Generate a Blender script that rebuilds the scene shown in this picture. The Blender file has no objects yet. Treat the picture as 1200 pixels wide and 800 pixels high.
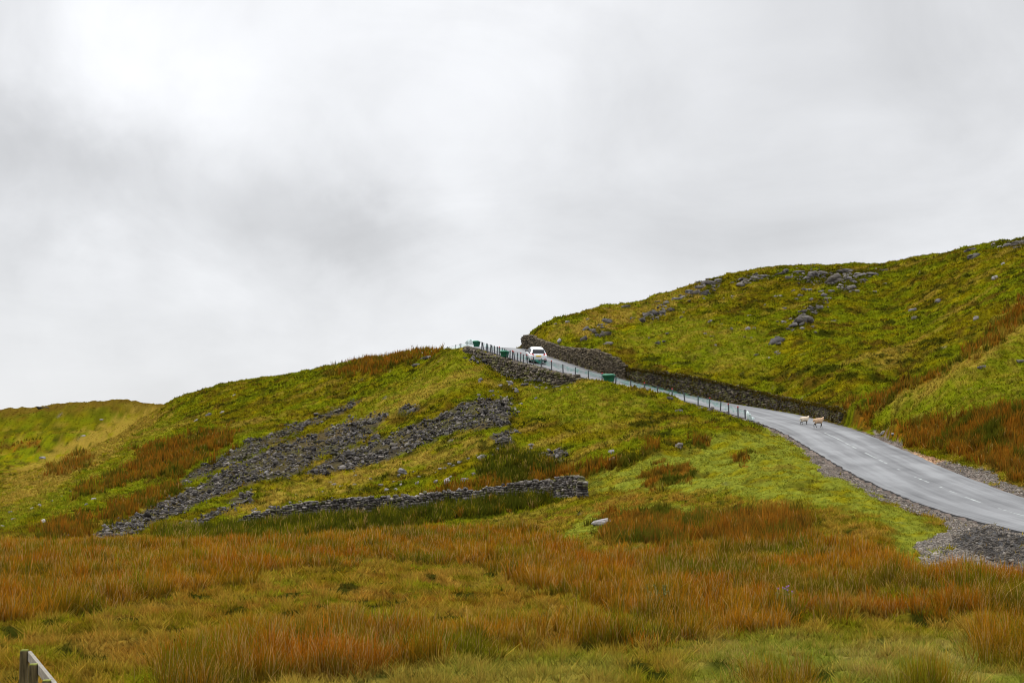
import bpy, bmesh, math, random
import numpy as np
from mathutils import Vector, Matrix
rng = np.random.default_rng(7); random.seed(7)
S = bpy.context.scene; COL = S.collection
F = 1667.; PITCH = math.atan(145 / F); ZC = 3.1; CP, SP = math.cos(PITCH), math.sin(PITCH)

# ---------------------------------------------------------------- helpers
def project(X):
    x, y, z = X[..., 0], X[..., 1], X[..., 2] - ZC
    yy = np.maximum(y * CP + z * SP, .5); zz = -y * SP + z * CP
    return 600 + F * x / yy, 400 - F * zz / yy
def at(u, v, d):
    a = (u - 600) / F; b = (400 - v) / F
    X = np.array([a, CP - b * SP, SP + b * CP], float); X = X * d / X[1]; X[2] += ZC
    return X
def tag(o, label=None, cat=None, group=None, kind=None):
    if label: o['label'] = label
    if cat: o['category'] = cat
    if group: o['group'] = group
    if kind: o['kind'] = kind
    return o
def empty(name, loc, rz=0.):
    o = bpy.data.objects.new(name, None); COL.objects.link(o); o.location = loc; o.rotation_euler = (0, 0, rz)
    o.empty_display_size = .2
    return o
def link(name, me, mat=None, parent=None):
    o = bpy.data.objects.new(name, me); COL.objects.link(o)
    if mat and not me.materials: me.materials.append(mat)
    if parent: o.parent = parent
    return o
def np_mesh(name, V, Fc, n, col=None, smooth=False, extra=None):
    """V (N,3); Fc flat loop indices; n = verts per face (int or array)"""
    me = bpy.data.meshes.new(name)
    V = np.asarray(V, np.float32); Fc = np.asarray(Fc, np.int32).ravel()
    me.vertices.add(len(V)); me.vertices.foreach_set('co', V.ravel())
    me.loops.add(len(Fc)); me.loops.foreach_set('vertex_index', Fc)
    if np.isscalar(n): st = np.arange(0, len(Fc), n, dtype=np.int32)
    else: st = np.r_[0, np.cumsum(n)[:-1]].astype(np.int32)
    me.polygons.add(len(st)); me.polygons.foreach_set('loop_start', st)
    if smooth: me.polygons.foreach_set('use_smooth', np.ones(len(st), bool))
    me.update(calc_edges=True)
    for k, c in {**({'col': col} if col is not None else {}), **(extra or {})}.items():
        a = me.attributes.new(k, 'FLOAT_COLOR', 'POINT')
        c = np.clip(np.asarray(c, np.float32), 0, 4)
        if c.shape[1] == 3: c = np.c_[c, np.ones(len(c), np.float32)]
        a.data.foreach_set('color', c.ravel())
    return me
def bm_obj(name, bm, mat, parent=None, smooth=False):
    me = bpy.data.meshes.new(name); bm.to_mesh(me); bm.free()
    if smooth:
        for p in me.polygons: p.use_smooth = True
    return link(name, me, mat, parent)
def add_box(bm, c, s, M=None, bevel=0.):
    r = bmesh.ops.create_cube(bm, size=1.)
    T = Matrix.Translation(c) @ (M or Matrix()) @ Matrix.Diagonal((*s, 1))
    bmesh.ops.transform(bm, matrix=T, verts=r['verts'])
    if bevel:
        es = {e for v in r['verts'] for e in v.link_edges}
        bmesh.ops.bevel(bm, geom=list(es), offset=bevel, segments=2, affect='EDGES', profile=.5)
# gradient noise
_p = rng.permutation(512); _ga = rng.random(512) * 2 * np.pi; _gx, _gy = np.cos(_ga), np.sin(_ga)
def noise(x, y, s=0):
    x = np.asarray(x, float) + s * 37.17; y = np.asarray(y, float) + s * 91.3
    xi = np.floor(x).astype(int); yi = np.floor(y).astype(int); xf = x - xi; yf = y - yi
    def g(ix, iy, dx, dy):
        h = _p[(_p[ix & 511] + iy) & 511]
        return _gx[h] * dx + _gy[h] * dy
    U = xf * xf * xf * (xf * (xf * 6 - 15) + 10); W = yf * yf * yf * (yf * (yf * 6 - 15) + 10)
    a = g(xi, yi, xf, yf); b = g(xi + 1, yi, xf - 1, yf); c = g(xi, yi + 1, xf, yf - 1); d = g(xi + 1, yi + 1, xf - 1, yf - 1)
    return ((a * (1 - U) + b * U) * (1 - W) + (c * (1 - U) + d * U) * W) * 1.5
def fbm(x, y, s=0, o=3):
    r = 0.; a = 1.
    for i in range(o): r = r + a * noise(x * 2 ** i, y * 2 ** i, s + i * 5); a *= .5
    return r / 1.6
def sstep(a, b, x):
    t = np.clip((x - a) / (b - a), 0, 1); return t * t * (3 - 2 * t)
def mix(a, b, t):
    t = np.asarray(t)[..., None]; return a * (1 - t) + b * t
def C3(*c): return np.array(c, float)

# ---------------------------------------------------------------- road centre line in the world
W = 5.6
st = np.array([(-6.2,158,14.7),(-3.6,150,15.05),(-1.67,144.13,15.2),(-.54,141.39,14.54),(3.42,134.03,12.68),(4.6,132.25,12.19),(8.45,127.63,10.78),(11.37,124.74,9.82),(12.66,123.58,9.44),
 (15.25,121.12,8.72),(17.4,118.64,8.12),(19,116.05,7.63),(19.88,113.64,7.25),(21.53,102.66,5.8),(21.66,96.25,5.01),(21.35,89.0,4.16),(21.07,82.91,3.51),
 (20.82,77.67,2.91),(20.71,73.33,2.43),(20.93,65.37,1.51),(21.22,62.2,1.12),(21.56,60.59,.91),(21.85,59.78,.79),(24.3,52,-.1),(27.5,42,-.2),(31,28,.4),(33.5,10,1.2),(34,-8,1.5),(33,-28,1.5)], float)
sl = np.r_[0, np.cumsum(np.linalg.norm(np.diff(st[:, :2], axis=0), axis=1))]
ss = np.arange(0, sl[-1], .5)
R0 = np.c_[[np.interp(ss, sl, st[:, i]) for i in range(3)]].T
def gsm(a, sg):
    k = np.exp(-.5 * (np.arange(-int(3 * sg), int(3 * sg) + 1) / sg) ** 2); k /= k.sum(); n = len(k) // 2
    ap = np.r_[2 * a[0] - a[n:0:-1], a, 2 * a[-1] - a[-2:-n - 2:-1]]
    return np.convolve(ap, k, 'valid')
RC = np.c_[[gsm(R0[:, i], 5 if i < 2 else 4) for i in range(3)]].T
T_ = np.gradient(RC[:, :2], axis=0); T_ /= np.linalg.norm(T_, axis=1)[:, None]
NF = np.c_[-T_[:, 1], T_[:, 0]]             # towards the hill (far side)
if NF[60, 0] < 0: NF = -NF
def edge(off, dz=0.): return np.c_[RC[:, :2] + NF * off, RC[:, 2] + dz]   # + far, - near
RU = project(RC)[0]
def road_at(x, y):
    """nearest centre-line index, signed lateral offset (+ hill side), road z"""
    x = x.ravel(); y = y.ravel(); idx = np.empty(len(x), int)
    for i in range(0, len(x), 40000):
        q = (x[i:i + 40000, None] - RC[None, ::2, 0]) ** 2 + (y[i:i + 40000, None] - RC[None, ::2, 1]) ** 2
        idx[i:i + 40000] = q.argmin(1) * 2
    dx = x - RC[idx, 0]; dy = y - RC[idx, 1]
    t = dx * NF[idx, 0] + dy * NF[idx, 1]; al = dx * T_[idx, 0] + dy * T_[idx, 1]
    dist = np.hypot(dx, dy)
    t = np.where(np.abs(al) > 2, np.sign(t) * dist, t)
    return idx, t, RC[np.clip(idx, 0, len(RC) - 1), 2]

# ---------------------------------------------------------------- terrain: scattered heights -> thin plate spline
cols = {
 -700: [(690,38),(645,60),(625,85),(600,120),(570,170),(530,240),(490,300),(468,340),('z',17,430)],
 -300: [(690,38),(645,60),(630,85),(612,110),(600,140),(598,165),(575,205),(530,255),(476,325),('z',15,430)],
 -100: [(690,38),(648,58),(637,80),(620,98),(602,122),(592,142),(596,160),(574,200),(526,252),(483,318),('z',13.5,430)],
 0: [(690,38),(648,58),(636,80),(612,95),(588,116),(569,140),(580,160),(568,196),(524,250),(500,290),(487,318),('z',13.5,430)],
 60: [(690,38),(648,58),(635,81),(612,95),(575,122),(547,150),(560,168),(552,205),(515,250),(493,290),(479,322),('z',14,430)],
 120: [(690,38),(648,58),(633,83),(606,96),(562,124),(522,160),(540,180),(535,230),(500,280),(471,325),('z',14,430)],
 195: [(690,38),(650,56),(630,84),(600,98),(550,126),(505,158),(475,185),('z',11,215),(500,262),(484,315),(475,335),('z',13,430)],
 300: [(690,38),(645,60),(617,88),(590,97),(550,112),(500,138),(468,163),(447,183),('z',13.4,210),('z',11,280),('z',9,430)],
 400: [(690,38),(640,63),(606,88),(575,98),(530,114),(480,138),(450,157),(429,173),('z',14.9,200),('z',12,280),('z',9,430)],
 500: [(690,38),(635,62),(594,88),(560,97),(510,110),(460,128),(430,145),(411,160),('z',15.8,185),('z',13,280),('z',9,430)],
 547: [(690,38),(585,87),(550,95),(500,108),(450,122),(420,136),(407,146),(400,150),('z',15.8,160),('z',15,178),('z',12.5,280)],
 592: [(640,62),(584,86),(550,93),(500,105),(460,120),(437,137)],
 650: [(640,58),(582,85),(550,92),(500,104),(470,115),(452,127.5)],
 697: [(640,56),(575,83),(540,91),(500,102),(470,113),(450,121.5)],
 740: [(640,55),(575,80),(540,89),(500,101),(475,111),(461,116.5)],
 800: [(690,38),(640,54),(600,66),(560,80),(520,92),(490,105),(475,113)],
 850: [(650,50),(600,64),(550,81),(510,96),(490,108)],
 900: [(690,37),(640,52),(600,62),(560,74),(520,92),(503,101)],
 950: [(640,50),(600,60),(560,72),(530,85)],
 1000: [(700,34),(650,45),(610,55),(580,66),(566,72)],
 1050: [(660,42),(620,52),(592,61)],
 1100: [(750,27),(700,34),(655,44),(625,53),(609,59)],
 1200: [(750,27),(700,34),(675,40),(648,48),(634,53)],
 1400: [(700,34),(676,42)],
 605: [('z',15,152),('z',14.4,165),('z',12,280)],
 585: [('z',15.05,152),('z',14.4,168),('z',12,280)],
 621: [(390,145),(389,152),('z',15.8,175)],
 632: [(386,150),('z',16.5,180),('z',15,280)],
 655: [(374,158),('z',19.0,185),('z',17,280)],
 700: [(385,146),(364,168),('z',21.2,195),('z',19,290)],
 750: [(400,140),(375,155),(356,175),('z',23,205),('z',20,300)],
 801: [(400,138),(365,158),(338,180),('z',25.4,210),('z',23,300)],
 851: [(410,133),(370,150),(324,185),('z',27.6,215),('z',26,300)],
 901: [(420,130),(380,145),(340,170),(317,190),('z',28.8,220),('z',27,300)],
 951: [(430,121),(390,136),(350,158),(313.5,192),('z',29.4,220),('z',28,300)],
 1001: [(494,101),(470,106),(440,116),(400,132),(360,152),(313.5,190),('z',29.4,220)],
 1051: [(510,93),(490,97),(462,104),(472,109),(452,115),(400,132),(350,155),(309,185),('z',29.2,215),('z',28,300)],
 1101: [(530,84),(500,90),(470,96),(440,103),(452,109),(427,116),(380,130),(340,148),(299,178),('z',29.4,210)],
 1150: [(545,77),(500,86),(450,95),(408,105),(421,111),(387,122),(340,140),(289,172),('z',29.6,205),('z',29,300)],
 1201: [(565,71),(530,78),(480,88),(430,98),(377,109),(390,115),(352,126),(310,145),(281,167),('z',29.8,200)],
 1401: [(560,64),(500,75),(430,90),(350,105),(362,112),(310,127),(240,160),('z',32,200),('z',31,300)],
 1800: [(560,60),(500,72),(430,90),(330,110),(240,160),('z',32,200),('z',31,300)],
}
pts = []
for u, L in cols.items():
    for q in L:
        if q[0] == 'z':
            a = (u - 600) / F; pts.append((a * q[2] / CP, q[2], q[1]))
        else: pts.append(tuple(at(u, q[0], q[1])))
    if u % 50 == 0 and u < 700 or u > 1000:
        a = (u - 600) / F
        pts += [(a * 14, 14, .15), (a * 22, 22, -.02)]
# points along the road: level with it on the near side, on top of the bank on the far side
wt_u = [612, 620, 637, 655, 675, 700, 712, 725, 732, 760, 800, 830, 860, 890, 920, 950, 985, 1000]
wt_v = [395, 391, 399, 405, 408, 409, 414, 420, 431, 433, 438, 444, 451, 458, 465, 471, 478, 490]
EN = edge(-W / 2 - .5); EFw = edge(W / 2 + 1.1); EFu = project(EFw)[0]; ENu = project(EN)[0]
iS = 0
while iS < len(RC):
    if EN[iS, 1] > 44 and EN[iS, 1] < 146 and not (545 < ENu[iS] < 735): pts.append(tuple(EN[iS]))
    e = EFw[iS]; uu = EFu[iS]
    if 616 < uu < 990 and e[1] < 143:
        v = np.interp(uu, wt_u, wt_v); p = at(uu, v, e[1]); pts.append(tuple(p))
    elif e[1] > 55 and uu >= 990: pts.append((e[0] + NF[iS, 0], e[1] + NF[iS, 1], e[2] + .15))
    iS += 8
pts = np.array(pts)
def dom(x, y): return np.c_[(x / y) * F / 100., np.log(y / 100.) * 9.]
def ev(z, y): return (z - ZC) / y * F / 10.
Pd = dom(pts[:, 0], pts[:, 1]); val = ev(pts[:, 2], pts[:, 1])
def K(a, b):
    r2 = ((a[:, None] - b[None]) ** 2).sum(-1); return .5 * r2 * np.log(r2 + 1e-9)
n = len(Pd); A = np.zeros((n + 3, n + 3)); A[:n, :n] = K(Pd, Pd) + np.eye(n) * .006
A[:n, n] = 1; A[:n, n + 1:] = Pd; A[n, :n] = 1; A[n + 1:, :n] = Pd.T
wgt = np.linalg.solve(A, np.r_[val, 0, 0, 0])
gu = np.linspace(-14, 14, 281); gd = np.linspace(math.log(.11) * 9, math.log(6.5) * 9, 330)
GU, GD = np.meshgrid(gu, gd)
Q = np.c_[GU.ravel(), GD.ravel()]; E_ = np.empty(len(Q))
for i in range(0, len(Q), 8000):
    q = Q[i:i + 8000]; E_[i:i + 8000] = K(q, Pd) @ wgt[:n] + wgt[n] + q @ wgt[n + 1:]
E_ = E_.reshape(GU.shape)
def bil(T, fx, fy):
    fx = np.clip(fx, 0, T.shape[1] - 1.001); fy = np.clip(fy, 0, T.shape[0] - 1.001)
    i = fx.astype(int); j = fy.astype(int); a = fx - i; b = fy - j
    return (T[j, i] * (1 - a) + T[j, i + 1] * a) * (1 - b) + (T[j + 1, i] * (1 - a) + T[j + 1, i + 1] * a) * b
def base_z(x, y):
    yc = np.maximum(y, 12.)
    d0 = np.clip(x / yc * F / 100., -13.9, 13.9); d1 = np.log(yc / 100.) * 9
    e = bil(E_, (d0 - gu[0]) / (gu[1] - gu[0]), (d1 - gd[0]) / (gd[1] - gd[0]))
    z = e * 10 / F * yc + ZC
    near = 1.5 - .0 * x
    return z * sstep(4, 16, y) + near * (1 - sstep(4, 16, y))
def carve(x, y, z):
    sh = z.shape; zf = z.ravel().copy(); xf = x.ravel(); yf = y.ravel()
    idx, t, rz = road_at(xf, yf)
    uu = RU[idx]
    nearw = (uu > 548) & (uu < 712) & (yf > 100)       # retaining wall below the fence
    farw = (uu < 1012) & (uu > 606) & (yf > 92) & (yf < 150)
    wid = np.where(t > 0, np.where(farw, .38, 3.2), np.where(nearw, .45, 2.6))
    st0 = np.where(t > 0, W / 2 + np.where(farw, .80, .25), W / 2 + np.where(nearw, .55, .5))
    b = sstep(0, 1, (np.abs(t) - st0) / wid)
    off = -.07
    zf = (rz + off) * (1 - b) + zf * b
    return zf.reshape(sh), np.abs(t).reshape(sh), t.reshape(sh), idx.reshape(sh)

# fan grid from a point behind the camera
NY = 760; NX = 1000
t1 = np.linspace(0, 1, NY)
ys = np.interp(t1, [0, .04, .12, .30, .86, .95, 1], [-35, 5, 18, 38, 150, 240, 620])
ys = gsm(ys, 3)
aa = np.linspace(-.62, .62, NX)
YY, AA = np.meshgrid(ys, aa, indexing='ij'); XX = AA * (YY + 45)
ZB = base_z(XX, YY)
bogm = 1 - sstep(-.5, 2.2, ZB - (-.2)) * sstep(60, 85, YY)
ZB = ZB + ((fbm(XX / 15, YY / 15, 31) * .25) * bogm + (fbm((XX * .8 + YY * .6) / 16, (YY * .8 - XX * .6) / 6.5, 32) * .55 + fbm(XX / 6, YY / 6, 33) * .30) * (1 - bogm) * sstep(70, 95, YY)) * sstep(15, 30, YY)
Z0, TA, TS, TI = carve(XX, YY, ZB)
hm = sstep(W / 2 + .6, W / 2 + 2.2, TA)
far = sstep(230, 400, YY)
# tussocks and little slips following the contour
wx = XX + .8 * noise(XX / 3, YY / 3, 9); wy = YY + .8 * noise(XX / 3, YY / 3, 10)
tus = fbm(wx / 1.5, wy / 1.0, 1, 3); tus2 = 1 - np.abs(fbm(wx / 3.4, wy / 1.5, 2, 2)) * 2.2
hol = np.clip(fbm(XX / 1.3 + .4 * tus, YY / 1.1, 120, 2) - .12, 0, 1)
Z0 = Z0 - hm * bogm * hol * .75 * sstep(14, 20, YY)
Z0 = Z0 + hm * (tus * (.44 - .22 * bogm) + np.clip(tus2, -1, 1) * (.20 - .09 * bogm)) * (1 - far * .4)
def height(x, y):
    x = np.asarray(x, float); y = np.asarray(y, float)
    fy = np.interp(y, ys, np.arange(NY)); fx = (x / (y + 45) - aa[0]) / (aa[1] - aa[0])
    return bil(Z0, fx, fy)
def hit(u, v, dmin=14., dmax=420.):
    """where the view line through a point of the picture first meets the ground"""
    u = np.atleast_1d(np.asarray(u, float)); v = np.atleast_1d(np.asarray(v, float)); out = np.full((len(u), 3), np.nan)
    ds = np.exp(np.linspace(math.log(dmin), math.log(dmax), 700))
    for i in range(0, len(u), 3000):
        uu = u[i:i + 3000, None]; vv = v[i:i + 3000, None]
        a = (uu - 600) / F; b = (400 - vv) / F; y1 = CP - b * SP; k = ds[None] / y1
        x = a * k; z = (SP + b * CP) * k + ZC; y = np.broadcast_to(ds[None], x.shape)
        h = height(x, y); under = h >= z
        j = under.argmax(1); ok = under.any(1) & (j > 0); j = np.maximum(j, 1); r = np.arange(len(j))
        g0 = (z - h)[r, j - 1]; g1 = (z - h)[r, j]; f = np.clip(g0 / (g0 - g1 + 1e-9), 0, 1)
        X = np.c_[x[r, j - 1] * (1 - f) + x[r, j] * f, y[r, j - 1] * (1 - f) + y[r, j] * f]
        Hh = height(X[:, 0], X[:, 1]); o = np.c_[X, Hh]; o[~ok] = np.nan; out[i:i + 3000] = o
    return out

# ---------------------------------------------------------------- land cover maps
def poly_mask(polys, blur=3):
    m = np.zeros((450, 700), np.float32)        # cells of 2 px, u from -100 to 1300, v 0 to 900
    vv, uu = np.mgrid[0:450, 0:700]; uu = uu * 2 - 100 + 1.; vv = vv * 2 + 1.
    for P in polys:
        P = np.array(P, float); ins = np.zeros(m.shape, bool); j = len(P) - 1
        for i in range(len(P)):
            xi, yi = P[i]; xj, yj = P[j]
            if yi != yj: ins ^= ((yi > vv) != (yj > vv)) & (uu < (xj - xi) * (vv - yi) / (yj - yi) + xi)
            j = i
        m = np.maximum(m, ins)
    for _ in range(blur):
        m[1:-1, 1:-1] = (m[1:-1, 1:-1] * 2 + m[:-2, 1:-1] + m[2:, 1:-1] + m[1:-1, :-2] + m[1:-1, 2:]) / 6
    return m
def samp(m, u, v): return bil(m, (u + 100 - 1) / 2, (v - 1) / 2)
MASK = {}
MASK['rust'] = poly_mask([
 [(160,525),(215,515),(272,503),(275,520),(235,545),(200,562),(150,564),(110,578),(72,590),(100,572),(140,552),(165,540)],
 [(122,608),(140,590),(170,577),(215,566),(205,580),(165,602),(130,614)],
 [(40,634),(58,616),(100,608),(105,620),(80,634)], [(60,550),(112,530),(108,542),(64,560)],
 [(395,434),(440,419),(507,408),(508,415),(470,428),(430,436),(400,446)],
 [(12,516),(45,514),(47,525),(20,524)], [(0,522),(18,522),(18,528),(0,528)],
 [(480,592),(530,574),(600,558),(660,548),(720,540),(765,518),(772,528),(720,552),(640,564),(560,578)],
 [(996,497),(1008,472),(1060,452),(1120,424),(1160,388),(1210,342),(1210,372),(1150,410),(1100,440),(1050,464),(1030,482),(1018,500)],
 [(1040,503),(1090,492),(1210,470),(1210,572),(1170,556),(1110,530),(1070,522)],
 [(750,560),(775,545),(815,545),(810,565),(760,572)], [(540,575),(600,560),(600,566),(550,582)],
 [(800,520),(830,512),(832,520),(805,527)], [(860,540),(880,530),(885,540),(865,545)],
 [(700,605),(760,598),(860,602),(940,604),(960,618),(950,640),(700,640)],
 ], 4)
MASK['rushg'] = poly_mask([[(175,628),(290,618),(420,608),(560,590),(660,584),(600,602),(500,612),(420,625),(330,634),(200,643)],
 [(556,560),(575,532),(605,526),(640,540),(665,540),(650,552),(600,562)]], 3)
MASK['bright'] = poly_mask([[(560,578),(700,556),(760,538),(850,508),(905,502),(930,518),(1000,563),(1060,598),(1110,628),(1060,645),(1040,612),(960,592),(860,580),(760,572),(690,578)],
 [(690,600),(800,592),(850,605),(700,628),(640,640)], [(0,655),(60,660),(60,680),(0,690)], [(380,600),(200,600),(300,570),(420,550)]][:3] +
 [[(1040,650),(1080,640),(1120,645),(1075,660)]], 4)
MASK['straw'] = poly_mask([[(0,560),(60,530),(120,495),(196,474),(190,492),(120,540),(50,580),(0,600)], [(250,600),(330,575),(480,532),(560,510),(560,525),(450,560),(330,590),(280,608)],
 [(1000,478),(1040,468),(1100,438),(1210,370),(1210,385),(1110,450),(1040,480)], [(300,535),(400,500),(560,425),(570,430),(420,512)], [(620,395),(700,368),(760,356),(830,328),(830,338),(760,370),(690,392)]], 4)
MASK['gravel'] = poly_mask([[(895,496),(918,504),(950,520),(980,542),(1010,562),(1060,584),(1110,602),(1150,612),(1230,632),(1230,700),(1190,672),(1150,664),(1078,664),(1075,637),(1095,630),(1110,617),(1097,608),(1060,598),(1050,591),(1025,581),(1005,571),(987,561),(962,555),(955,543),(947,533),(937,523),(925,515),(905,507)],
 [(1020,510),(1050,522),(1100,545),(1160,568),(1230,594),(1230,585),(1172,563),(1156,552),(1136,549),(1118,542),(1104,540),(1088,534),(1062,526),(1052,518),(1035,511),(1022,506)]], 1)
MASK['orange'] = poly_mask([[(1062,528),(1085,532),(1110,541),(1100,545),(1075,538)]], 1)
MASK['tarmac'] = poly_mask([[(1110,628),(1150,617),(1230,634),(1230,690),(1190,668),(1150,650),(1120,640)]], 1)
MASK['island'] = poly_mask([[(1075,650),(1110,640),(1116,644),(1090,654),(1076,656)]], 0)
# where the tall rushes are rooted in the bog (two tones) and where the grass is grazed short
MASK['rush'] = poly_mask([
 [(-100,645),(120,640),(300,640),(480,628),(620,622),(690,652),(850,642),(1000,640),(1045,662),(1070,675),(1150,675),(1300,690),(1300,732),(1150,728),(1000,728),(900,740),(800,750),(720,720),(560,668),(440,660),(330,672),(250,690),(150,712),(60,725),(-100,730)],
 [(215,765),(300,748),(420,744),(560,742),(700,742),(790,752),(770,764),(640,762),(500,778),(420,792),(330,800),(200,830),(180,790)],
 [(1140,745),(1300,735),(1300,800),(1150,790)], [(880,806),(950,806),(950,840),(870,840)], [(1060,806),(1110,806),(1120,840),(1050,840)]], 5)
MASK['lit_green'] = poly_mask([[(1010,480),(1060,463),(1110,440),(1210,378),(1210,472),(1100,488),(1040,500)],[(380,502),(440,465),(530,412),(580,432),(540,457),(470,480),(400,499)],[(60,605),(200,558),(300,503),(300,496),(200,545),(60,590)],[(610,445),(700,450),(770,475),(700,505),(620,485)],[(0,600),(120,545),(200,490),(200,510),(100,575),(0,625)],[(700,400),(800,370),(900,390),(900,440),(800,420)]], 5)  # brighter green grass strips; the spur's lit side is painted in here
MASK['crag'] = poly_mask([[(798,348),(806,338),(828,326),(846,324),(846,336),(820,348),(806,352)],[(860,330),(890,320),(950,316),(1040,315),(1036,322),(1012,330),(1000,340),(985,338),(960,334),(935,334),(930,322),(890,328),(866,338)],[(925,385),(932,370),(945,360),(962,350),(970,356),(955,372),(938,386)],[(750,378),(758,364),(785,358),(788,364),(770,374)],[(1160,290),(1166,283),(1210,277),(1210,290)],[(700,395),(690,390),(712,380),(722,384)],[(545,418),(552,412),(600,436),(650,452),(655,460),(600,446)]], 1)
MASK['scree'] = poly_mask([
 [(250,545),(290,520),(330,502),(370,489),(420,467),(426,471),(385,490),(340,510),(300,530),(258,549)],
 [(203,567),(262,534),(300,511),(303,522),(268,542),(215,570)],
 [(95,632),(140,613),(190,589),(240,566),(275,544),(320,523),(370,508),(400,496),(457,481),(452,492),(435,508),(405,526),(380,534),(350,554),(320,562),(290,568),(250,584),(200,605),(170,620),(130,634)],
 [(355,556),(400,530),(440,516),(480,501),(520,483),(545,471),(590,465),(606,480),(600,497),(560,504),(530,507),(500,519),(470,533),(430,546),(380,556)],
 [(572,512),(600,503),(606,518),(585,526)], [(636,537),(655,523),(668,532),(655,541)], [(210,620),(250,599),(270,591),(290,576),(302,575),(280,592),(240,613),(215,624)],
 [(470,478),(486,474),(488,482),(474,486)]], 1)
MASK['scatter'] = poly_mask([[(0,622),(30,600),(60,585),(95,565),(100,575),(60,600),(20,628)], [(90,634),(130,605),(200,590),(240,600),(200,620),(140,636)], [(20,500),(100,490),(160,500),(140,525),(40,540)],
 [(280,590),(440,550),(520,540),(600,520),(660,520),(600,550),(520,565),(420,580),(300,600)], [(560,440),(620,450),(680,450),(620,470),(570,500),(560,470)],
 [(640,380),(700,370),(780,350),(850,324),(1040,314),(1040,330),(960,390),(900,420),(800,400),(700,405),(650,395)]], 2)

ctab = dict(green=C3(.130,.143,.004), olive=C3(.140,.112,.004), straw=C3(.27,.180,.028), brown=C3(.085,.048,.007), dark=C3(.024,.027,.003), bright=C3(.172,.185,.020),
            rust=C3(.200,.075,.007), rushg=C3(.055,.060,.005), moss=C3(.215,.180,.003), bogtan=C3(.240,.145,.020))
def cover(x, y, z):
    """land-cover weights at world points"""
    u, v = project(np.stack([x, y, z], -1))
    ju = noise(x / 1.6, y / 2.6, 21) * 9 + noise(x / .6, y / .9, 22) * 4; jv = noise(x / 1.6, y / 2.6, 23) * 5 + noise(x / .6, y / .9, 24) * 2
    return {k: samp(m, u + ju * (2. if k in ('rust', 'straw', 'bright') else 1), v + jv * (.25 if k in ('gravel', 'scree', 'tarmac', 'orange', 'island', 'crag') else 1.6 if k in ('rust', 'straw') else 1)) for k, m in MASK.items()}, u, v
def colour(x, y, z, c=None):
    if c is None: c, u, v = cover(x, y, z)
    yq = y
    n1 = fbm(x / 11, y / 11, 41); n2 = fbm(x / 3.2, y / 2.4, 42); n3 = fbm(x / 1.1, y / .8, 43, 2); n4 = fbm((x * .8 + y * .6) / 16, (y * .8 - x * .6) / 2.6, 44)
    bog = 1 - sstep(74, 84, yq + noise(x / 8, y / 8, 5) * 4 - (x < -8) * 6)
    o = mix(ctab['green'], ctab['olive'], sstep(-.25, .3, n1 * .7 + n2 * .7 + .05))
    n5 = fbm(x / 6.5, y / 4.5, 45, 2); n6 = fbm(x / 1.9 + n2, y / 1.0, 46, 3)
    o = mix(o, ctab['moss'], sstep(.08, .38, n3 * .7 + n2 * .4 + n5 * .2) * .8)
    o = mix(o, ctab['brown'], sstep(.05, .40, n2 * .6 - n3 * .5 - n5 * .3) * .8)
    o = mix(o, ctab['straw'], sstep(.14, .45, n4 * .9 + n1 * .25) * .6)
    o = mix(o, ctab['dark'], sstep(.10, .34, -n6 * .9 - n5 * .25) * .85)
    n7 = fbm(x / .95 + n3 * .6, y / .5, 47, 2); o = mix(o, ctab['dark'] * 1.2, sstep(.10, .36, n7) * .75 * sstep(-.35, .1, -n5 + .1))  # dark streaks paint in the shade of turf crevices
    fh = sstep(230, 320, yq); o = mix(o, mix(ctab['brown'] * 1.5, ctab['straw'] * .6, sstep(.0, .5, n1)) * .8, fh * sstep(285, 325, yq + n5 * 30) * .8); o = mix(o, mix(ctab['green'], ctab['olive'], sstep(-.2, .3, n5)) * .72, fh * (1 - sstep(285, 325, yq + n5 * 30)) * .75)
    b = mix(ctab['olive'], ctab['bogtan'], sstep(-.2, .3, n2 + n3 * .4))
    b = mix(b, ctab['rust'], sstep(.0, .4, n1 * .5 + n3 * .7) * .55)
    b = mix(b, ctab['green'], sstep(.05, .4, -n1 * .7 - n2 * .5) * .6)
    b = mix(b, ctab['straw'], sstep(.15, .45, n6) * .5); b = mix(b, ctab['brown'], sstep(.05, .35, n7) * .5); b = mix(b, ctab['green'] * 1.15, sstep(.05, .35, fbm(x / 2.4, y / 1.5, 121)) * .7); n8 = fbm(x / .42 + n3, y / .85, 122, 3); n9 = fbm(x / .8, y / 1.3, 123, 2)
    b = mix(b, ctab['bogtan'] * 1.25, sstep(.08, .35, n8) * .55); b = mix(b, ctab['brown'] * .9, sstep(.02, .30, -n8) * .6); b = mix(b, ctab['dark'], sstep(.16, .36, -n9 * .8 - n8 * .45) * .95)  # darkest spots are painted shade for the hollows between tussocks
    o = mix(o, b, bog * (1 - c['bright']))
    o = mix(o, mix(ctab['bright'], ctab['moss'], sstep(-.1, .4, n3 + n2 * .4) * .6), c['bright'] * (1 - .6 * sstep(.0, .3, n2 + n6 * .3)))
    o = mix(o, mix(C3(.162,.185,.006), C3(.21,.175,.02), sstep(-.1, .35, n3)), c['lit_green'] * .6 * (1 - sstep(.15, .4, n6)))
    o = mix(o, ctab['dark'] * .9, sstep(.3, .8, c['crag'] + n3 * .6) * .65)
    o = mix(o, ctab['straw'], c['straw'] * .75 * (1 - sstep(.1, .4, n3)))
    fr = np.clip(c['rust'] + (n3 * .5 + n2 * .5) * (c['rust'] > .03), 0, 1); o = mix(o, mix(mix(ctab['rust'], ctab['brown'], sstep(-.1, .3, n3)), ctab['rushg'], sstep(.0, .3, n2 - .02)), sstep(.3, .7, fr) * .9)
    o = mix(o, ctab['rushg'] * .8, sstep(.3, .7, c['rushg']))
    u, v = project(np.stack([x, y, z], -1))
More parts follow.
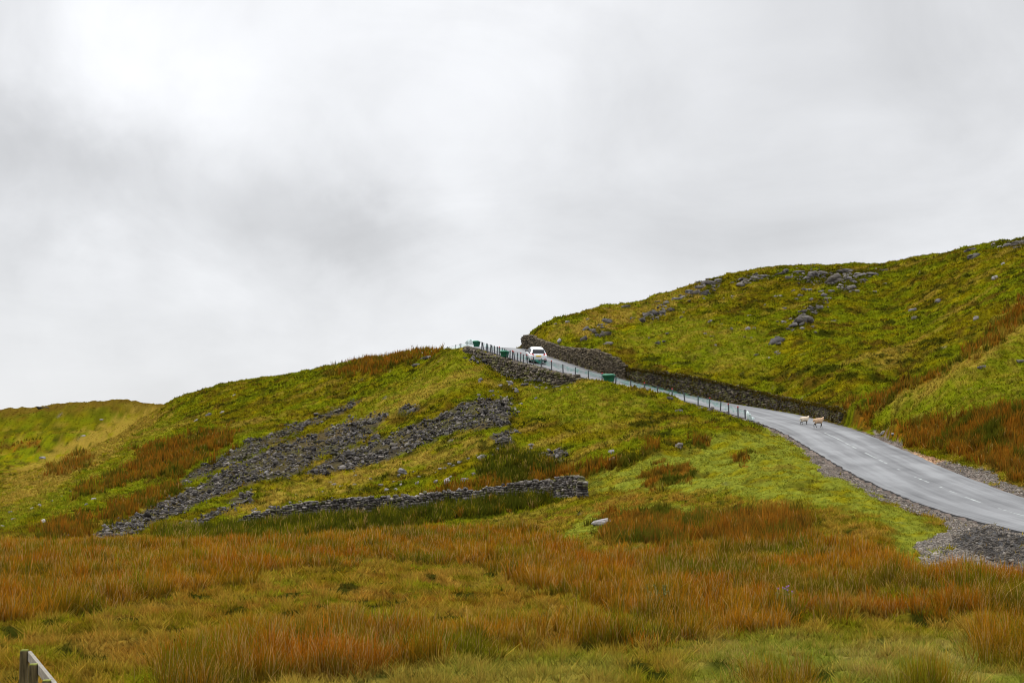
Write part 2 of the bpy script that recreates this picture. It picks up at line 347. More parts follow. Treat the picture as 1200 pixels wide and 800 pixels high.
    gr = sstep(735, 765, v + noise(x / 2, y / 2, 60) * 10) * sstep(760, 860, u) * (1 - c['rush'])
    o = mix(o, mix(C3(.145,.165,.018), C3(.24,.195,.045), sstep(-.1, .35, n3)), gr * .85)
    sh = sstep(250, 400, u) * (1 - sstep(700, 760, u)) * sstep(764, 778, v) * (1 - c['rush'])
    o = mix(o, C3(.20,.175,.030), sh * .6)
    o = mix(o, ctab['dark'], sstep(.12, .36, -n9 * .7 - n8 * .5) * .85 * np.maximum(gr, sh)); o = mix(o, ctab['straw'], sstep(.15, .4, n8) * .45 * np.maximum(gr, sh))
    return o

# ---------------------------------------------------------------- materials
def mat(name, rough=.9, spec=.3):
    m = bpy.data.materials.new(name); m.use_nodes = True; nt = m.node_tree; b = nt.nodes['Principled BSDF']
    b.inputs['Roughness'].default_value = rough; b.inputs['Specular IOR Level'].default_value = spec
    return m, nt, b
def N(nt, t, **k):
    n_ = nt.nodes.new(t)
    for a, v in k.items():
        if a in n_.inputs: n_.inputs[a].default_value = v
        else: setattr(n_, a, v)
    return n_
def plain(name, c, rough=.6, spec=.4, var=.12, scale=8., metal=0., bump=0.):
    m, nt, b = mat(name, rough, spec); tc = N(nt, 'ShaderNodeTexCoord')
    no = N(nt, 'ShaderNodeTexNoise', Scale=scale, Detail=5.); nt.links.new(tc.outputs['Object'], no.inputs['Vector'])
    mr = N(nt, 'ShaderNodeMapRange'); mr.inputs['To Min'].default_value = 1 - var; mr.inputs['To Max'].default_value = 1 + var
    mr.inputs['From Min'].default_value = .3; mr.inputs['From Max'].default_value = .7
    nt.links.new(no.outputs['Fac'], mr.inputs['Value'])
    mx = N(nt, 'ShaderNodeMix', data_type='RGBA', blend_type='MULTIPLY'); mx.inputs['Factor'].default_value = 1
    mx.inputs['A'].default_value = (*c, 1); nt.links.new(mr.outputs[0], mx.inputs['B']); nt.links.new(mx.outputs['Result'], b.inputs['Base Color'])
    b.inputs['Metallic'].default_value = metal
    if bump:
        bp = N(nt, 'ShaderNodeBump', Strength=bump, Distance=.02); nt.links.new(no.outputs['Fac'], bp.inputs['Height']); nt.links.new(bp.outputs[0], b.inputs['Normal'])
    return m
def attr_mat(name, rough=.95, noise_amp=.25, scale=6., bump=0., dist=.05, transl=0., spec=.2):
    m, nt, b = mat(name, rough, spec); at_ = N(nt, 'ShaderNodeAttribute', attribute_name='col')
    geo = N(nt, 'ShaderNodeNewGeometry'); no = N(nt, 'ShaderNodeTexNoise', Scale=scale, Detail=6., Roughness=.65); nt.links.new(geo.outputs['Position'], no.inputs['Vector'])
    mr = N(nt, 'ShaderNodeMapRange'); mr.inputs['From Min'].default_value = .25; mr.inputs['From Max'].default_value = .75
    mr.inputs['To Min'].default_value = 1 - noise_amp; mr.inputs['To Max'].default_value = 1 + noise_amp; nt.links.new(no.outputs['Fac'], mr.inputs['Value'])
    mx = N(nt, 'ShaderNodeMix', data_type='RGBA', blend_type='MULTIPLY'); mx.inputs['Factor'].default_value = 1
    nt.links.new(at_.outputs['Color'], mx.inputs['A']); nt.links.new(mr.outputs[0], mx.inputs['B']); nt.links.new(mx.outputs['Result'], b.inputs['Base Color'])
    if bump:
        bp = N(nt, 'ShaderNodeBump', Strength=bump, Distance=dist); nt.links.new(no.outputs['Fac'], bp.inputs['Height']); nt.links.new(bp.outputs[0], b.inputs['Normal'])
    if transl:
        tr = N(nt, 'ShaderNodeBsdfTranslucent'); nt.links.new(mx.outputs['Result'], tr.inputs['Color']); ms = N(nt, 'ShaderNodeMixShader'); ms.inputs[0].default_value = transl
        nt.links.new(b.outputs[0], ms.inputs[1]); nt.links.new(tr.outputs[0], ms.inputs[2]); nt.links.new(ms.outputs[0], nt.nodes['Material Output'].inputs['Surface'])
    return m
M_ground = attr_mat('turf', spec=.0, noise_amp=.45, scale=3.5, bump=.8, dist=.12)
M_blade = attr_mat('blades', rough=.85, noise_amp=.22, scale=.8, transl=.3, spec=.0)
M_rock = attr_mat('limestone', rough=.9, noise_amp=.38, scale=5., bump=.7, dist=.06, spec=.15)
nt = M_rock.node_tree; b = nt.nodes['Principled BSDF']; geo = nt.nodes['Geometry'] if 'Geometry' in nt.nodes else N(nt, 'ShaderNodeNewGeometry'); src = b.inputs['Base Color'].links[0].from_socket
mp = N(nt, 'ShaderNodeMapping'); mp.inputs['Scale'].default_value = (1., 1., 4.5); nt.links.new(geo.outputs['Position'], mp.inputs[0]); nf = N(nt, 'ShaderNodeTexNoise', Scale=1.6, Detail=6., Roughness=.7); nt.links.new(mp.outputs[0], nf.inputs['Vector'])
rp = N(nt, 'ShaderNodeMapRange'); rp.inputs['From Min'].default_value = .38; rp.inputs['From Max'].default_value = .56; rp.inputs['To Min'].default_value = .35; rp.inputs['To Max'].default_value = 1.15; nt.links.new(nf.outputs['Fac'], rp.inputs['Value'])
m1_ = N(nt, 'ShaderNodeMix', data_type='RGBA', blend_type='MULTIPLY'); m1_.inputs['Factor'].default_value = 1; nt.links.new(src, m1_.inputs['A']); nt.links.new(rp.outputs[0], m1_.inputs['B'])
nl_ = N(nt, 'ShaderNodeTexNoise', Scale=.9, Detail=5., Roughness=.7); nt.links.new(geo.outputs['Position'], nl_.inputs['Vector']); rl = N(nt, 'ShaderNodeMapRange'); rl.inputs['From Min'].default_value = .57; rl.inputs['From Max'].default_value = .66; rl.inputs['To Max'].default_value = .65; nt.links.new(nl_.outputs['Fac'], rl.inputs['Value'])
m2_ = N(nt, 'ShaderNodeMix', data_type='RGBA'); nt.links.new(rl.outputs[0], m2_.inputs['Factor']); nt.links.new(m1_.outputs['Result'], m2_.inputs['A']); m2_.inputs['B'].default_value = (.085, .08, .02, 1); nt.links.new(m2_.outputs['Result'], b.inputs['Base Color'])
M_gravel = attr_mat('gravel', rough=.9, noise_amp=.3, scale=9.)

# ---------------------------------------------------------------- ground sheet
cv, UU, VV = cover(XX, YY, Z0)
GC = colour(XX, YY, Z0, cv) * .62
grv = sstep(.38, .62, cv['gravel'] + (noise(XX / .7, YY / .9, 71) * .3 + noise(XX / 2.2, YY / 2.6, 711) * .4)) * (1 - sstep(.4, .6, cv['island']))
verge = (TA < W / 2 + .55) & (UU < 1010); grv = np.maximum(grv, (TA < W / 2 + .35) * 1.)
gcol = mix(C3(.12,.096,.080), C3(.065,.052,.044), sstep(-.2, .3, fbm(XX / 1.2, YY / 1.6, 72)))
gcol = mix(gcol, C3(.050,.048,.047), sstep(.3, .7, cv['tarmac'] + noise(XX / 1.5, YY / 2.5, 73) * .3))
gcol = mix(gcol, C3(.26,.165,.10), sstep(.25, .6, cv['orange']))
GC = mix(GC, gcol, grv)
GC = mix(GC, C3(.034,.028,.022), sstep(.35, .6, cv['scree'] + noise(XX / 1.1, YY / 1.1, 74) * .25) * .8)
# the mounds of broken tarmac on the lay-by
tm = sstep(.3, .8, cv['tarmac']) * sstep(W / 2 + .5, W / 2 + 1.5, TA)
Z0 = Z0 + tm * (.05 + .5 * np.clip(fbm(XX / 2.0, YY / 1.5, 75), 0, 1) + .10 * fbm(XX / .5, YY / .5, 76))
fidx = np.arange(NY * NX).reshape(NY, NX)
quads = np.stack([fidx[:-1, :-1], fidx[:-1, 1:], fidx[1:, 1:], fidx[1:, :-1]], -1)
yc = YY[:-1, :-1]; xc = XX[:-1, :-1]; uc = UU[:-1, :-1]
tsq = TS[:-1, :-1]
hillside = ((xc > 3.5) & (tsq > 0) & (yc > 20)) | ((uc > 612) & (yc > 134))
farhill = (yc > 205) & (uc < 330) & ~hillside
lefthill = (yc > 150) | ((yc > 86) & (uc < 690)) | ((yc > 86) & (tsq < 0))
lefthill = lefthill & ~farhill & ~hillside
bog = ~(hillside | farhill | lefthill)
NRM = None
for nm, msk in (('bog_ground', bog), ('scree_hill', lefthill), ('roadside_hill', hillside), ('distant_hill', farhill)):
    q = quads[msk]; uq, inv = np.unique(q.ravel(), return_inverse=True)
    Vv = np.c_[XX.ravel()[uq], YY.ravel()[uq], Z0.ravel()[uq]]
    me = np_mesh(nm, Vv, inv, 4, GC.reshape(-1, 3)[uq], smooth=True)
    tag(link(nm, me, M_ground), kind='structure')

# ---------------------------------------------------------------- road
M_road, nt, b = mat('wet_asphalt', .58, .42)
atn = N(nt, 'ShaderNodeAttribute', attribute_name='uvr'); sx = N(nt, 'ShaderNodeSeparateColor'); nt.links.new(atn.outputs['Color'], sx.inputs[0])
cmb = N(nt, 'ShaderNodeCombineXYZ'); nt.links.new(sx.outputs[0], cmb.inputs[0]); nt.links.new(sx.outputs[1], cmb.inputs[1])
mp = N(nt, 'ShaderNodeMapping'); mp.inputs['Scale'].default_value = (11., 5., 1); nt.links.new(cmb.outputs[0], mp.inputs[0])
n1 = N(nt, 'ShaderNodeTexNoise', Scale=1., Detail=5., Roughness=.6); nt.links.new(mp.outputs[0], n1.inputs['Vector'])
geo = N(nt, 'ShaderNodeNewGeometry'); n2 = N(nt, 'ShaderNodeTexNoise', Scale=30., Detail=4.); nt.links.new(geo.outputs['Position'], n2.inputs['Vector'])
n3 = N(nt, 'ShaderNodeTexNoise', Scale=.35, Detail=4.); nt.links.new(geo.outputs['Position'], n3.inputs['Vector'])
cr = N(nt, 'ShaderNodeValToRGB'); cr.color_ramp.elements[0].position = .35; cr.color_ramp.elements[0].color = (.024, .024, .026, 1); cr.color_ramp.elements[1].position = .66; cr.color_ramp.elements[1].color = (.118, .121, .123, 1)
ad = N(nt, 'ShaderNodeMath', operation='ADD'); m1 = N(nt, 'ShaderNodeMath', operation='MULTIPLY'); m1.inputs[1].default_value = .4
nt.links.new(n3.outputs['Fac'], m1.inputs[0]); m2 = N(nt, 'ShaderNodeMath', operation='MULTIPLY'); m2.inputs[1].default_value = .6; nt.links.new(n1.outputs['Fac'], m2.inputs[0])
nt.links.new(m1.outputs[0], ad.inputs[0]); nt.links.new(m2.outputs[0], ad.inputs[1])
# wheel tracks worn paler, their wet sheen painted into the colour too
trk = N(nt, 'ShaderNodeMath', operation='MULTIPLY'); trk.inputs[1].default_value = .10; nt.links.new(sx.outputs[2], trk.inputs[0])
ad2 = N(nt, 'ShaderNodeMath', operation='ADD'); nt.links.new(ad.outputs[0], ad2.inputs[0]); nt.links.new(trk.outputs[0], ad2.inputs[1]); nt.links.new(ad2.outputs[0], cr.inputs[0])
nt.links.new(cr.outputs[0], b.inputs['Base Color'])
bp = N(nt, 'ShaderNodeBump', Strength=.35, Distance=.01); nt.links.new(n2.outputs['Fac'], bp.inputs['Height']); nt.links.new(bp.outputs[0], b.inputs['Normal'])
lat = np.r_[-W / 2, -W / 2 + .03, np.linspace(-W / 2 + .25, W / 2 - .25, 24), W / 2 - .03, W / 2]
nl = len(lat); nr = len(RC)
en = noise(ss * .9, ss * 0 + 3, 80) * .13 + noise(ss * 2.1, ss * 0 + 9, 81) * .07; ef = noise(ss * .9, ss * 0 + 30, 82) * .10
LT = np.tile(lat, (nr, 1)); LT[:, :2] -= en[:, None]; LT[:, -2:] += ef[:, None]
RX = RC[:, None, 0] + NF[:, None, 0] * LT; RY = RC[:, None, 1] + NF[:, None, 1] * LT
RZ = RC[:, None, 2] + .05 * (1 - (LT / (W / 2)) ** 2) + noise(RX / 2.5, RY / 4, 84) * .012
RZ[:, 0] -= .10; RZ[:, -1] -= .10
tr = np.exp(-((np.abs(LT) - 1.4) / .42) ** 2) * 1.0
tr[:, :3] = -.6
V_ = np.stack([RX, RY, RZ], -1).reshape(-1, 3); ri = np.arange(nr * nl).reshape(nr, nl)
q = np.stack([ri[:-1, :-1], ri[:-1, 1:], ri[1:, 1:], ri[1:, :-1]], -1).reshape(-1, 4)
me = np_mesh('road', V_, q, 4, smooth=False, extra={'uvr': np.c_[(LT / W + 1).ravel(), np.repeat(ss / 60., nl), np.clip(tr, 0, 2).ravel()]})
ro = link('road', me, M_road); me.materials.append(plain('shaded_asphalt_edge', (.035, .034, .034), .95, .1, .4, 6))  # broken lip coloured dark to paint in its shadow line
mi = np.zeros((nr - 1, nl - 1), np.int32); mi[:, :1] = 1; mi[:, -1:] = 1; me.polygons.foreach_set('material_index', mi.ravel()); sm = np.ones((nr - 1, nl - 1), bool); sm[:, [0, -1]] = False; me.polygons.foreach_set('use_smooth', sm.ravel())
tag(ro, kind='structure')
rr_ = N(nt, 'ShaderNodeMapRange'); rr_.inputs['From Min'].default_value = .4; rr_.inputs['From Max'].default_value = .62; rr_.inputs['To Min'].default_value = .63; rr_.inputs['To Max'].default_value = .53; nt.links.new(ad2.outputs[0], rr_.inputs['Value']); nt.links.new(rr_.outputs[0], M_road.node_tree.nodes['Principled BSDF'].inputs['Roughness'])
# worn centre line
M_line, nt, b = mat('worn_white_paint', .6, .4)
geo = N(nt, 'ShaderNodeNewGeometry'); no = N(nt, 'ShaderNodeTexNoise', Scale=2.2, Detail=7., Roughness=.75); nt.links.new(geo.outputs['Position'], no.inputs['Vector'])
cr = N(nt, 'ShaderNodeValToRGB'); cr.color_ramp.elements[0].position = .42; cr.color_ramp.elements[0].color = (.09, .092, .095, 1); cr.color_ramp.elements[1].position = .61; cr.color_ramp.elements[1].color = (.28, .30, .285, 1)
nt.links.new(no.outputs['Fac'], cr.inputs[0]); nt.links.new(cr.outputs[0], b.inputs['Base Color'])
Vl = []; Fl = []
spans = [(964,997),(997.5,1006),(1012,1040),(1050,1055),(1069,1092),(1100,1108),(1111,1123),(1127,1154),(1164,1230)]
for a0, a1 in spans:
    ii = np.where((RU > a0) & (RU < a1) & (RC[:, 1] > 50) & (RC[:, 1] < 108))[0]
    if len(ii) < 2: continue
    s_ = np.linspace(ii[0], ii[-1], max(3, len(ii) * 2)); c_ = np.c_[[np.interp(s_, np.arange(nr), RC[:, k]) for k in range(3)]].T; nn = np.c_[[np.interp(s_, np.arange(nr), NF[:, k]) for k in range(2)]].T
    k0 = len(Vl)
    for c0, n0 in zip(c_, nn):
        for sgn in (-1, 1): Vl.append((c0[0] + n0[0] * sgn * .06, c0[1] + n0[1] * sgn * .06, c0[2] + .05 + float(noise((c0[0] + n0[0] * sgn * .06) / 2.5, (c0[1] + n0[1] * sgn * .06) / 4, 84)) * .012 + .005))
    for k in range(len(c_) - 1): Fl += [k0 + 2 * k, k0 + 2 * k + 1, k0 + 2 * k + 3, k0 + 2 * k + 2]
tag(link('road_marking', np_mesh('road_marking', Vl, Fl, 4), M_line), kind='structure')

# ---------------------------------------------------------------- rocks
def hull(seed, npts, flat=.3):
    """angular stone: the convex hull of a few points scattered over a rough block"""
    r = np.random.default_rng(seed); p = r.uniform(-1, 1, (npts, 3)); k = np.abs(p).argmax(1); p[np.arange(npts), k] = np.sign(p[np.arange(npts), k]) * r.uniform(.72, 1., npts)
    p[:, 2] = np.where(p[:, 2] > .5, .5 + flat * (p[:, 2] - .5) + p[:, 0] * .12, p[:, 2]); p[:, :2] *= 1 - .22 * np.clip(p[:, 2:], 0, 1)
    bm = bmesh.new()
    for q in p: bm.verts.new(q)
    g = bmesh.ops.convex_hull(bm, input=bm.verts[:]); bmesh.ops.delete(bm, geom=[v for v in bm.verts if not v.link_faces], context='VERTS'); bmesh.ops.triangulate(bm, faces=bm.faces[:])
    bm.verts.ensure_lookup_table(); bm.verts.index_update(); V = np.array([v.co[:] for v in bm.verts]); Fa = np.array([[v.index for v in f.verts] for f in bm.faces]); bm.free(); return V, Fa
def crag(seed, n):
    """several hulls bedded together into one rock"""
    r = np.random.default_rng(seed); VV_, FF_ = [], []; k = 0
    for i in range(n):
        V, Fa = hull(seed * 31 + i, 18, .2); sc = r.uniform(.4, .72, 3) * np.array([1, 1, .8]); off = np.array([r.uniform(-.55, .55), r.uniform(-.4, .4), r.uniform(-.4, .38)]) if i else np.zeros(3)
        if not i: sc = np.array([.85, .8, .8])
        a = r.normal() * .35; c_, s_ = math.cos(a), math.sin(a); V = V * sc; V = np.c_[V[:, 0] * c_ - V[:, 1] * s_, V[:, 0] * s_ + V[:, 1] * c_, V[:, 2] + V[:, 0] * r.normal() * .15] + off
        VV_.append(V); FF_.append(Fa + k); k += len(V)
    return np.concatenate(VV_), np.concatenate(FF_)
SH1 = [hull(i, 13) for i in range(24)]; SH2 = [hull(100 + i, 20) for i in range(16)]; SH3 = [crag(200 + i, 5) for i in range(10)]
def merge_stones(P, size, shapes, cols_, squash=(.5, .8), yaw=None, tilt=.35):
    VV_, FF_, CC_ = [], [], []; k = 0
    for i, p in enumerate(P):
        V, Fa = shapes[rng.integers(len(shapes))]; s = size[i] * .5
        V = V * np.array([s * rng.uniform(.8, 1.25), s * rng.uniform(.7, 1.1), s * rng.uniform(*squash)])
        M_ = np.array(Matrix.Rotation(rng.uniform(0, 6.28), 3, 'Z') @ Matrix.Rotation(rng.normal() * tilt, 3, 'X') @ Matrix.Rotation(rng.normal() * tilt, 3, 'Y'))
        V = V @ M_.T + p; VV_.append(V); FF_.append(Fa + k); k += len(V)
        CC_.append(np.tile(cols_[i], (len(V), 1)) * (1 + rng.normal(size=(len(V), 1)) * .05))
    return np.concatenate(VV_), np.concatenate(FF_), np.concatenate(CC_)
def greys(n, lo=.10, hi=.30, warm=.0):
    warm = warm + .055
    g = (lo + (hi - lo) * rng.beta(1.3, 2.6, n)) * .72; t = rng.normal(size=n) * .03 + warm
    return np.c_[g * (1 + t + .02), g * (.97 + t * .3), g * (1.0 - t)]
def scatter_uv(mname, n, thr=.5, sub=None):
    m = MASK[mname]; u = rng.uniform(-60, 1260, n); v = rng.uniform(270, 690, n); k = samp(m, u + fbm(u / 22, v / 12, 101) * 12, v + fbm(u / 22, v / 12, 102) * 7) > thr + np.clip(rng.normal(size=n) * .2, -.33, .4)
    return hit(u[k], v[k])
P = scatter_uv('scree', 420000, .45); P = P[~np.isnan(P[:, 0]) & (P[:, 1] < 200)]
nz = fbm(P[:, 0] / 1.5, P[:, 1] / 1.1, 90) + .25 * (samp(MASK['scree'], *project(P)) - .75); P = P[nz > -.06 + rng.normal(size=len(nz)) * .08]
P = P[rng.permutation(len(P))[:30000]]
sz = .11 + .70 * rng.beta(1.0, 5.0, len(P)); P[:, 2] += sz * rng.uniform(-.05, .35, len(P))
Vr, Fr, Cr = merge_stones(P, sz, SH1, greys(len(P), .015, .21, .07), squash=(.35, .8), tilt=.5)
Pc = scatter_uv('crag', 120000, .5); Pc = Pc[~np.isnan(Pc[:, 0]) & (Pc[:, 1] < 240)]; nz = fbm(Pc[:, 0] / 1.6, Pc[:, 1] / 1.6, 92); Pc = Pc[nz > -.05]; Pc = Pc[rng.permutation(len(Pc))[:2200]]
sc2 = .2 + .9 * rng.beta(1., 3.2, len(Pc)); Pc[:, 2] += sc2 * rng.uniform(-.15, .2, len(Pc)); Vc, Fk, Ck = merge_stones(Pc, sc2, SH1, greys(len(Pc), .04, .22, .05), squash=(.35, .8), tilt=.5)
tag(link('rubble', np_mesh('rubble', Vc, Fk, 3, Ck), M_rock), 'broken rock rubble among the crags and below the roadside wall', 'rubble', kind='stuff')
sc_ = link('scree', np_mesh('scree', Vr, Fr, 3, Cr), M_rock); tag(sc_, 'grey run of broken scree stones down the left hill', 'scree', kind='stuff')

# pebbles on the gravel verges
n = 120000; u = rng.uniform(890, 1240, n); v = rng.uniform(495, 700, n); H_ = hit(u, v); ok = ~np.isnan(H_[:, 0]); H_ = H_[ok]
c_, _, _ = cover(H_[:, 0], H_[:, 1], H_[:, 2]); idx, t, _ = road_at(H_[:, 0], H_[:, 1])
k = (c_['gravel'] > .5) & (np.abs(t) > W / 2 + .2) & ((c_['tarmac'] < .8) | (rng.random(len(H_)) < .6)); H_ = H_[k][:30000]; H_[:, 2] += .01
gc = greys(len(H_), .09, .30, .10); tc_ = c_['tarmac'][k][:30000] > .6; gc[tc_] = gc[tc_] * .55; oc = c_['orange'][k][:30000] > .3; gc[oc] = gc[oc] * np.array([1.7, 1.1, .75])
Vr, Fr, Cr = merge_stones(H_, rng.uniform(.03, .10, len(H_)) * (1 + 1.2 * (rng.random(len(H_)) < .06)), SH1, gc)
tag(link('gravel', np_mesh('gravel', Vr, Fr, 3, Cr), M_gravel), 'loose grey gravel along the road edges', 'gravel', kind='stuff')

# named boulders
def boulder(u, v, wp, hp, label, group=None, tone=(.16, .30), warm=0., name='boulder', lift=-.02):
    calm = .1 if 'flat topped' in label else 1.
    p = hit([u], [v + hp * .35])[0]
    if np.isnan(p[0]):
        for dv in range(1, 14):
            p = hit([u], [v + hp * .35 + dv])[0]
            if not np.isnan(p[0]): break
    if np.isnan(p[0]): return None
    px = p[1] / F; s = wp * px; h = hp * px
    SHP = SH3 if wp >= 11 and calm == 1. else SH2; V, Fa = SHP[rng.integers(len(SHP))]
    V = V * np.array([s * .60, s * rng.uniform(.45, .65), max(h * .80, .08)])
    M_ = np.array(Matrix.Rotation(rng.normal() * .3 * calm, 3, 'Z') @ Matrix.Rotation(rng.normal() * .22 * calm, 3, 'Y') @ Matrix.Rotation(rng.normal() * .2 * calm, 3, 'X')); V = V @ M_.T
    cc = greys(1, *tone, warm + .02)[0] * (.56 if u > 640 and v < 470 else .70); me = np_mesh(name, V, Fa, 3, np.tile(cc, (len(V), 1)) * (1 + rng.normal(size=(len(V), 1)) * .06))
    o = link(name, me, M_rock); o.location = (p[0], p[1], p[2] + h * lift); tag(o, label, 'boulder', group)
    return o
B = [
 (564,535,10,6,'long pale boulder on green turf midway between scree and wall', .3),
 (524,561,8,8,'upright whitish boulder just above the long drystone wall', .42),
 (545,560,13,7,'low pale boulder right of the whitish one above the drystone wall', .34),
 (591,531,7,8,'grey boulder below the right end of the scree', .28), (584.5,526,8,6,'grey boulder touching the bottom right edge of the scree', .28),
 (715,527.5,10,7,'pale split boulder at the top of the rusty strip', .36), (717.5,537,8,5,'small reddish grey boulder below the pale split boulder', .26),
 (622,520,8,5,'leaning slab between the scree and the pale split boulder', .25), (596,447,10,4,'flat slab in the turf below the roadside rubble wall', .26),
 (795,520,11,9,'squarish brown grey boulder beside a rusty tuft below the fence', .18),
 (790,471,13,8,'largest of the grey slabs poking out just below the fence', .2), (796,481,9,5,'pale tilted slab under the largest slab below the fence', .3), (785,465,9,4,'dark slab tucked under the fence posts', .14),
 (876,384,8,5,'pale boulder alone in the middle of the right hillside', .34), (656,399,6,5,'white boulder just above the brown roadside wall', .5),
 (714,401,12,6,'flat rock close above the bend of the brown wall', .24), (684,395,12,9,'dark ledge rock above the brown wall', .15), (710,390,15,9,'dark overhanging rock on the lower ridge end', .12), (687,384,10,6,'grey rock high on the ridge end above the brown wall', .2), (712,374,16,8,'broad grey rock just under the ridge skyline', .22),
 (752,373,9,8,'blackish hollow rock at the left end of the ridge outcrop', .09), (734,358,12,5,'rock standing on the skyline of the right hill', .16), (711,361,7,3,'smallest rock on the skyline left of the outcrop', .16),
 (977,326,26,12,'largest rock of the crag near the hilltop', .2), (996,335,20,8,'long rock below the largest crag rock', .2), (945,338,12,8,'grey rock on the slope left below the crag', .2),
 (945,371,23,15,'big dark jutting rock in the middle of the right hill', .16), (960,358,12,9,'rock above the big jutting one', .2), (934,378,10,7,'small rock at the foot of the big jutting one', .2),
 (911,396,17,16,'big rounded rock lowest on the right hill', .2), (910,410,6,5,'small pale rock under the big rounded one', .32),
 (1069,362,10,5,'pale rock in the open turf right of the crag', .32), (1072,371,7,5,'dark stone just below the pale rock in open turf', .16), (1100,351,12,5,'flat grey rock up the turf slope left of the gully', .24), (1144,371,6,6,'pale stone just left of the rusty gully', .36),
 (1166,324,8,6,'white stone high on the right hill', .5), (1176,308,5,6,'small upright white stone above the white stone on the right hill', .42),
 (1140,299,19,8,'lower block of the dark stacked rocks near the top right', .11), (1139,291,14,7,'upper block of the dark stacked rocks near the top right', .12),
 (1195,421,11,5,'pale flat slab on the spur at the right edge', .38), (1150,429,10,4,'grey slab in the spur grass left of the pale flat slab', .27),
 (1036,505,8,5,'pale stone at the verge past the wall end', .3), (1047,507,5,3,'smaller stone beside the pale verge stone', .3),
 (152,544,10,4,'pale flat rock at the upper rusty patch of the left hill', .34), (127,557,9,4,'grey flat rock under the upper rusty patch', .3), (50,610,7,5,'white rock low on the left hill foot', .45),
 (2,615,8,7,'grey rock cut by the left picture edge', .28), (439,511,14,8,'darkest large rock inside the scree', .09), (405,544,16,6,'large pale rock on the lower lip of the scree', .24), (482,479,9,8,'grey rock above the upper end of the scree', .22),
 (498,419,14,7,'brown rock under the rusty top of the left hill', .14), (504,418,5,4,'white tip stone beside the brown hilltop rock', .45), (488,427,9,3,'low grey rock below the brown hilltop rock', .2),
 (705,612,22,7,'pale flat topped boulder alone in the bog right of the wall end', .36), (703,626,5,3,'little stone in front of the flat topped bog boulder', .32),
 (471,550,11,7,'pale rock between the scree and the middle of the long wall', .36), (50,477,13,3,'dark ledge on the crest of the distant hill', .1),
]
for u, v, w_, h_, lab, g in B:
    bo = boulder(u, v, w_, h_, lab, tone=(g * .9, g * 1.1), warm=.05 if g < .2 else 0)
    if bo and 'flat topped boulder' in lab: bo.location.z += .14; bo.rotation_euler.x = .05
def field(L, label, group, tone=(.16, .3), warm=0.):
    for u, v, w_, h_ in L: boulder(u, v, w_, h_, label, group, tone, warm)
field([(792,349,9,5),(800,347,8,5),(815,341,14,9),(826,341,15,8),(832,331,20,8),(820,335,15,7),(808,340,9,6),(842,328,9,4)], 'grey rock in the tight outcrop left on the hill skyline', 'rocks of the left skyline outcrop')
field([(866,332,9,5),(876,328,12,7),(887,325,13,7),(897,322,12,6),(915,319,16,6),(937,317,14,5),(954,321,14,8),(965,318,12,7),(1007,321,18,9),(990,317,22,8),(1025,320,12,5),(1036,316,12,4),(944,325,8,5),(925,324,9,5)], 'grey rock in the long line of crag along the hilltop', 'rocks of the hilltop crag')
field([(758,367,9,7),(766,365,11,8),(776,364,12,8),(785,361,11,6),(770,371,9,5),(742,372,7,5)], 'dark rock in the outcrop on the lower ridge', 'rocks of the lower ridge outcrop', (.12, .2))
field([(1164,285,6,6),(1180,286,14,7),(1190,284,14,8),(1199,282,12,9),(1172,288,7,4)], 'grey rock on the skyline at the right picture edge', 'rocks on the far right skyline', (.14, .24))
field([(830,479,13,5),(842,482,10,5),(852,484,8,4),(864,488,12,4),(876,492,10,5),(886,495,8,4),(893,497,6,3),(822,478,7,4)], 'flat brown grey stone edging the verge at the lower fence end', 'edging stones at the lower fence end', (.14, .24), .05)
field([(962,341,7,4),(970,349,8,4),(950,350,7,5),(938,345,6,4),(930,340,6,4),(952,382,5,3),(966,345,7,4),(974,340,8,4),(940,384,6,4)], 'small grey rock between the crag and the big jutting rock', 'small rocks below the crag', (.18, .3))
field([(275,462,6,3),(260,482,6,3),(245,485,8,4),(230,492,6,3),(197,586,9,5),(119,491,5,3),(97,510,5,3),(50,535,7,4),(110,584,6,4),(101,590,5,3),(16,607,6,4),(37,595,6,4),(46,591,6,4),(60,587,5,3),(72,580,5,3),(85,575,5,3),(12,599,5,3),(106,622,8,5),(80,626,6,4),(92,618,6,3),(60,622,5,3)], 'small pale stone lying in the grass of the left hill flank', 'stones of the left hill flank', (.22, .4))
Pq = []
for _ in range(60000):
    if len(Pq) >= 95: break
    u = rng.uniform(280, 680); v = rng.uniform(425, 600)
    if samp(MASK['scatter'], np.array([u]), np.array([v]))[0] > .5 and samp(MASK['scree'], np.array([u]), np.array([v]))[0] < .2: Pq.append((u, v, rng.uniform(2.5, 6), rng.uniform(2, 4)))
field(Pq, 'small grey stone in the turf around the scree', 'stones strewn around the scree', (.2, .42))
Pq = []
for _ in range(60000):
    if len(Pq) >= 80: break
    u = rng.uniform(640, 1190); v = rng.uniform(318, 470)
    w0 = samp(MASK['scatter'], np.array([u]), np.array([v]))[0]
    if w0 > .5 or rng.random() < .002: Pq.append((u, v, rng.uniform(2.5, 7), rng.uniform(2, 4)))
field(Pq, 'small grey stone in the turf of the right hill', 'stones strewn over the right hill', (.16, .34))

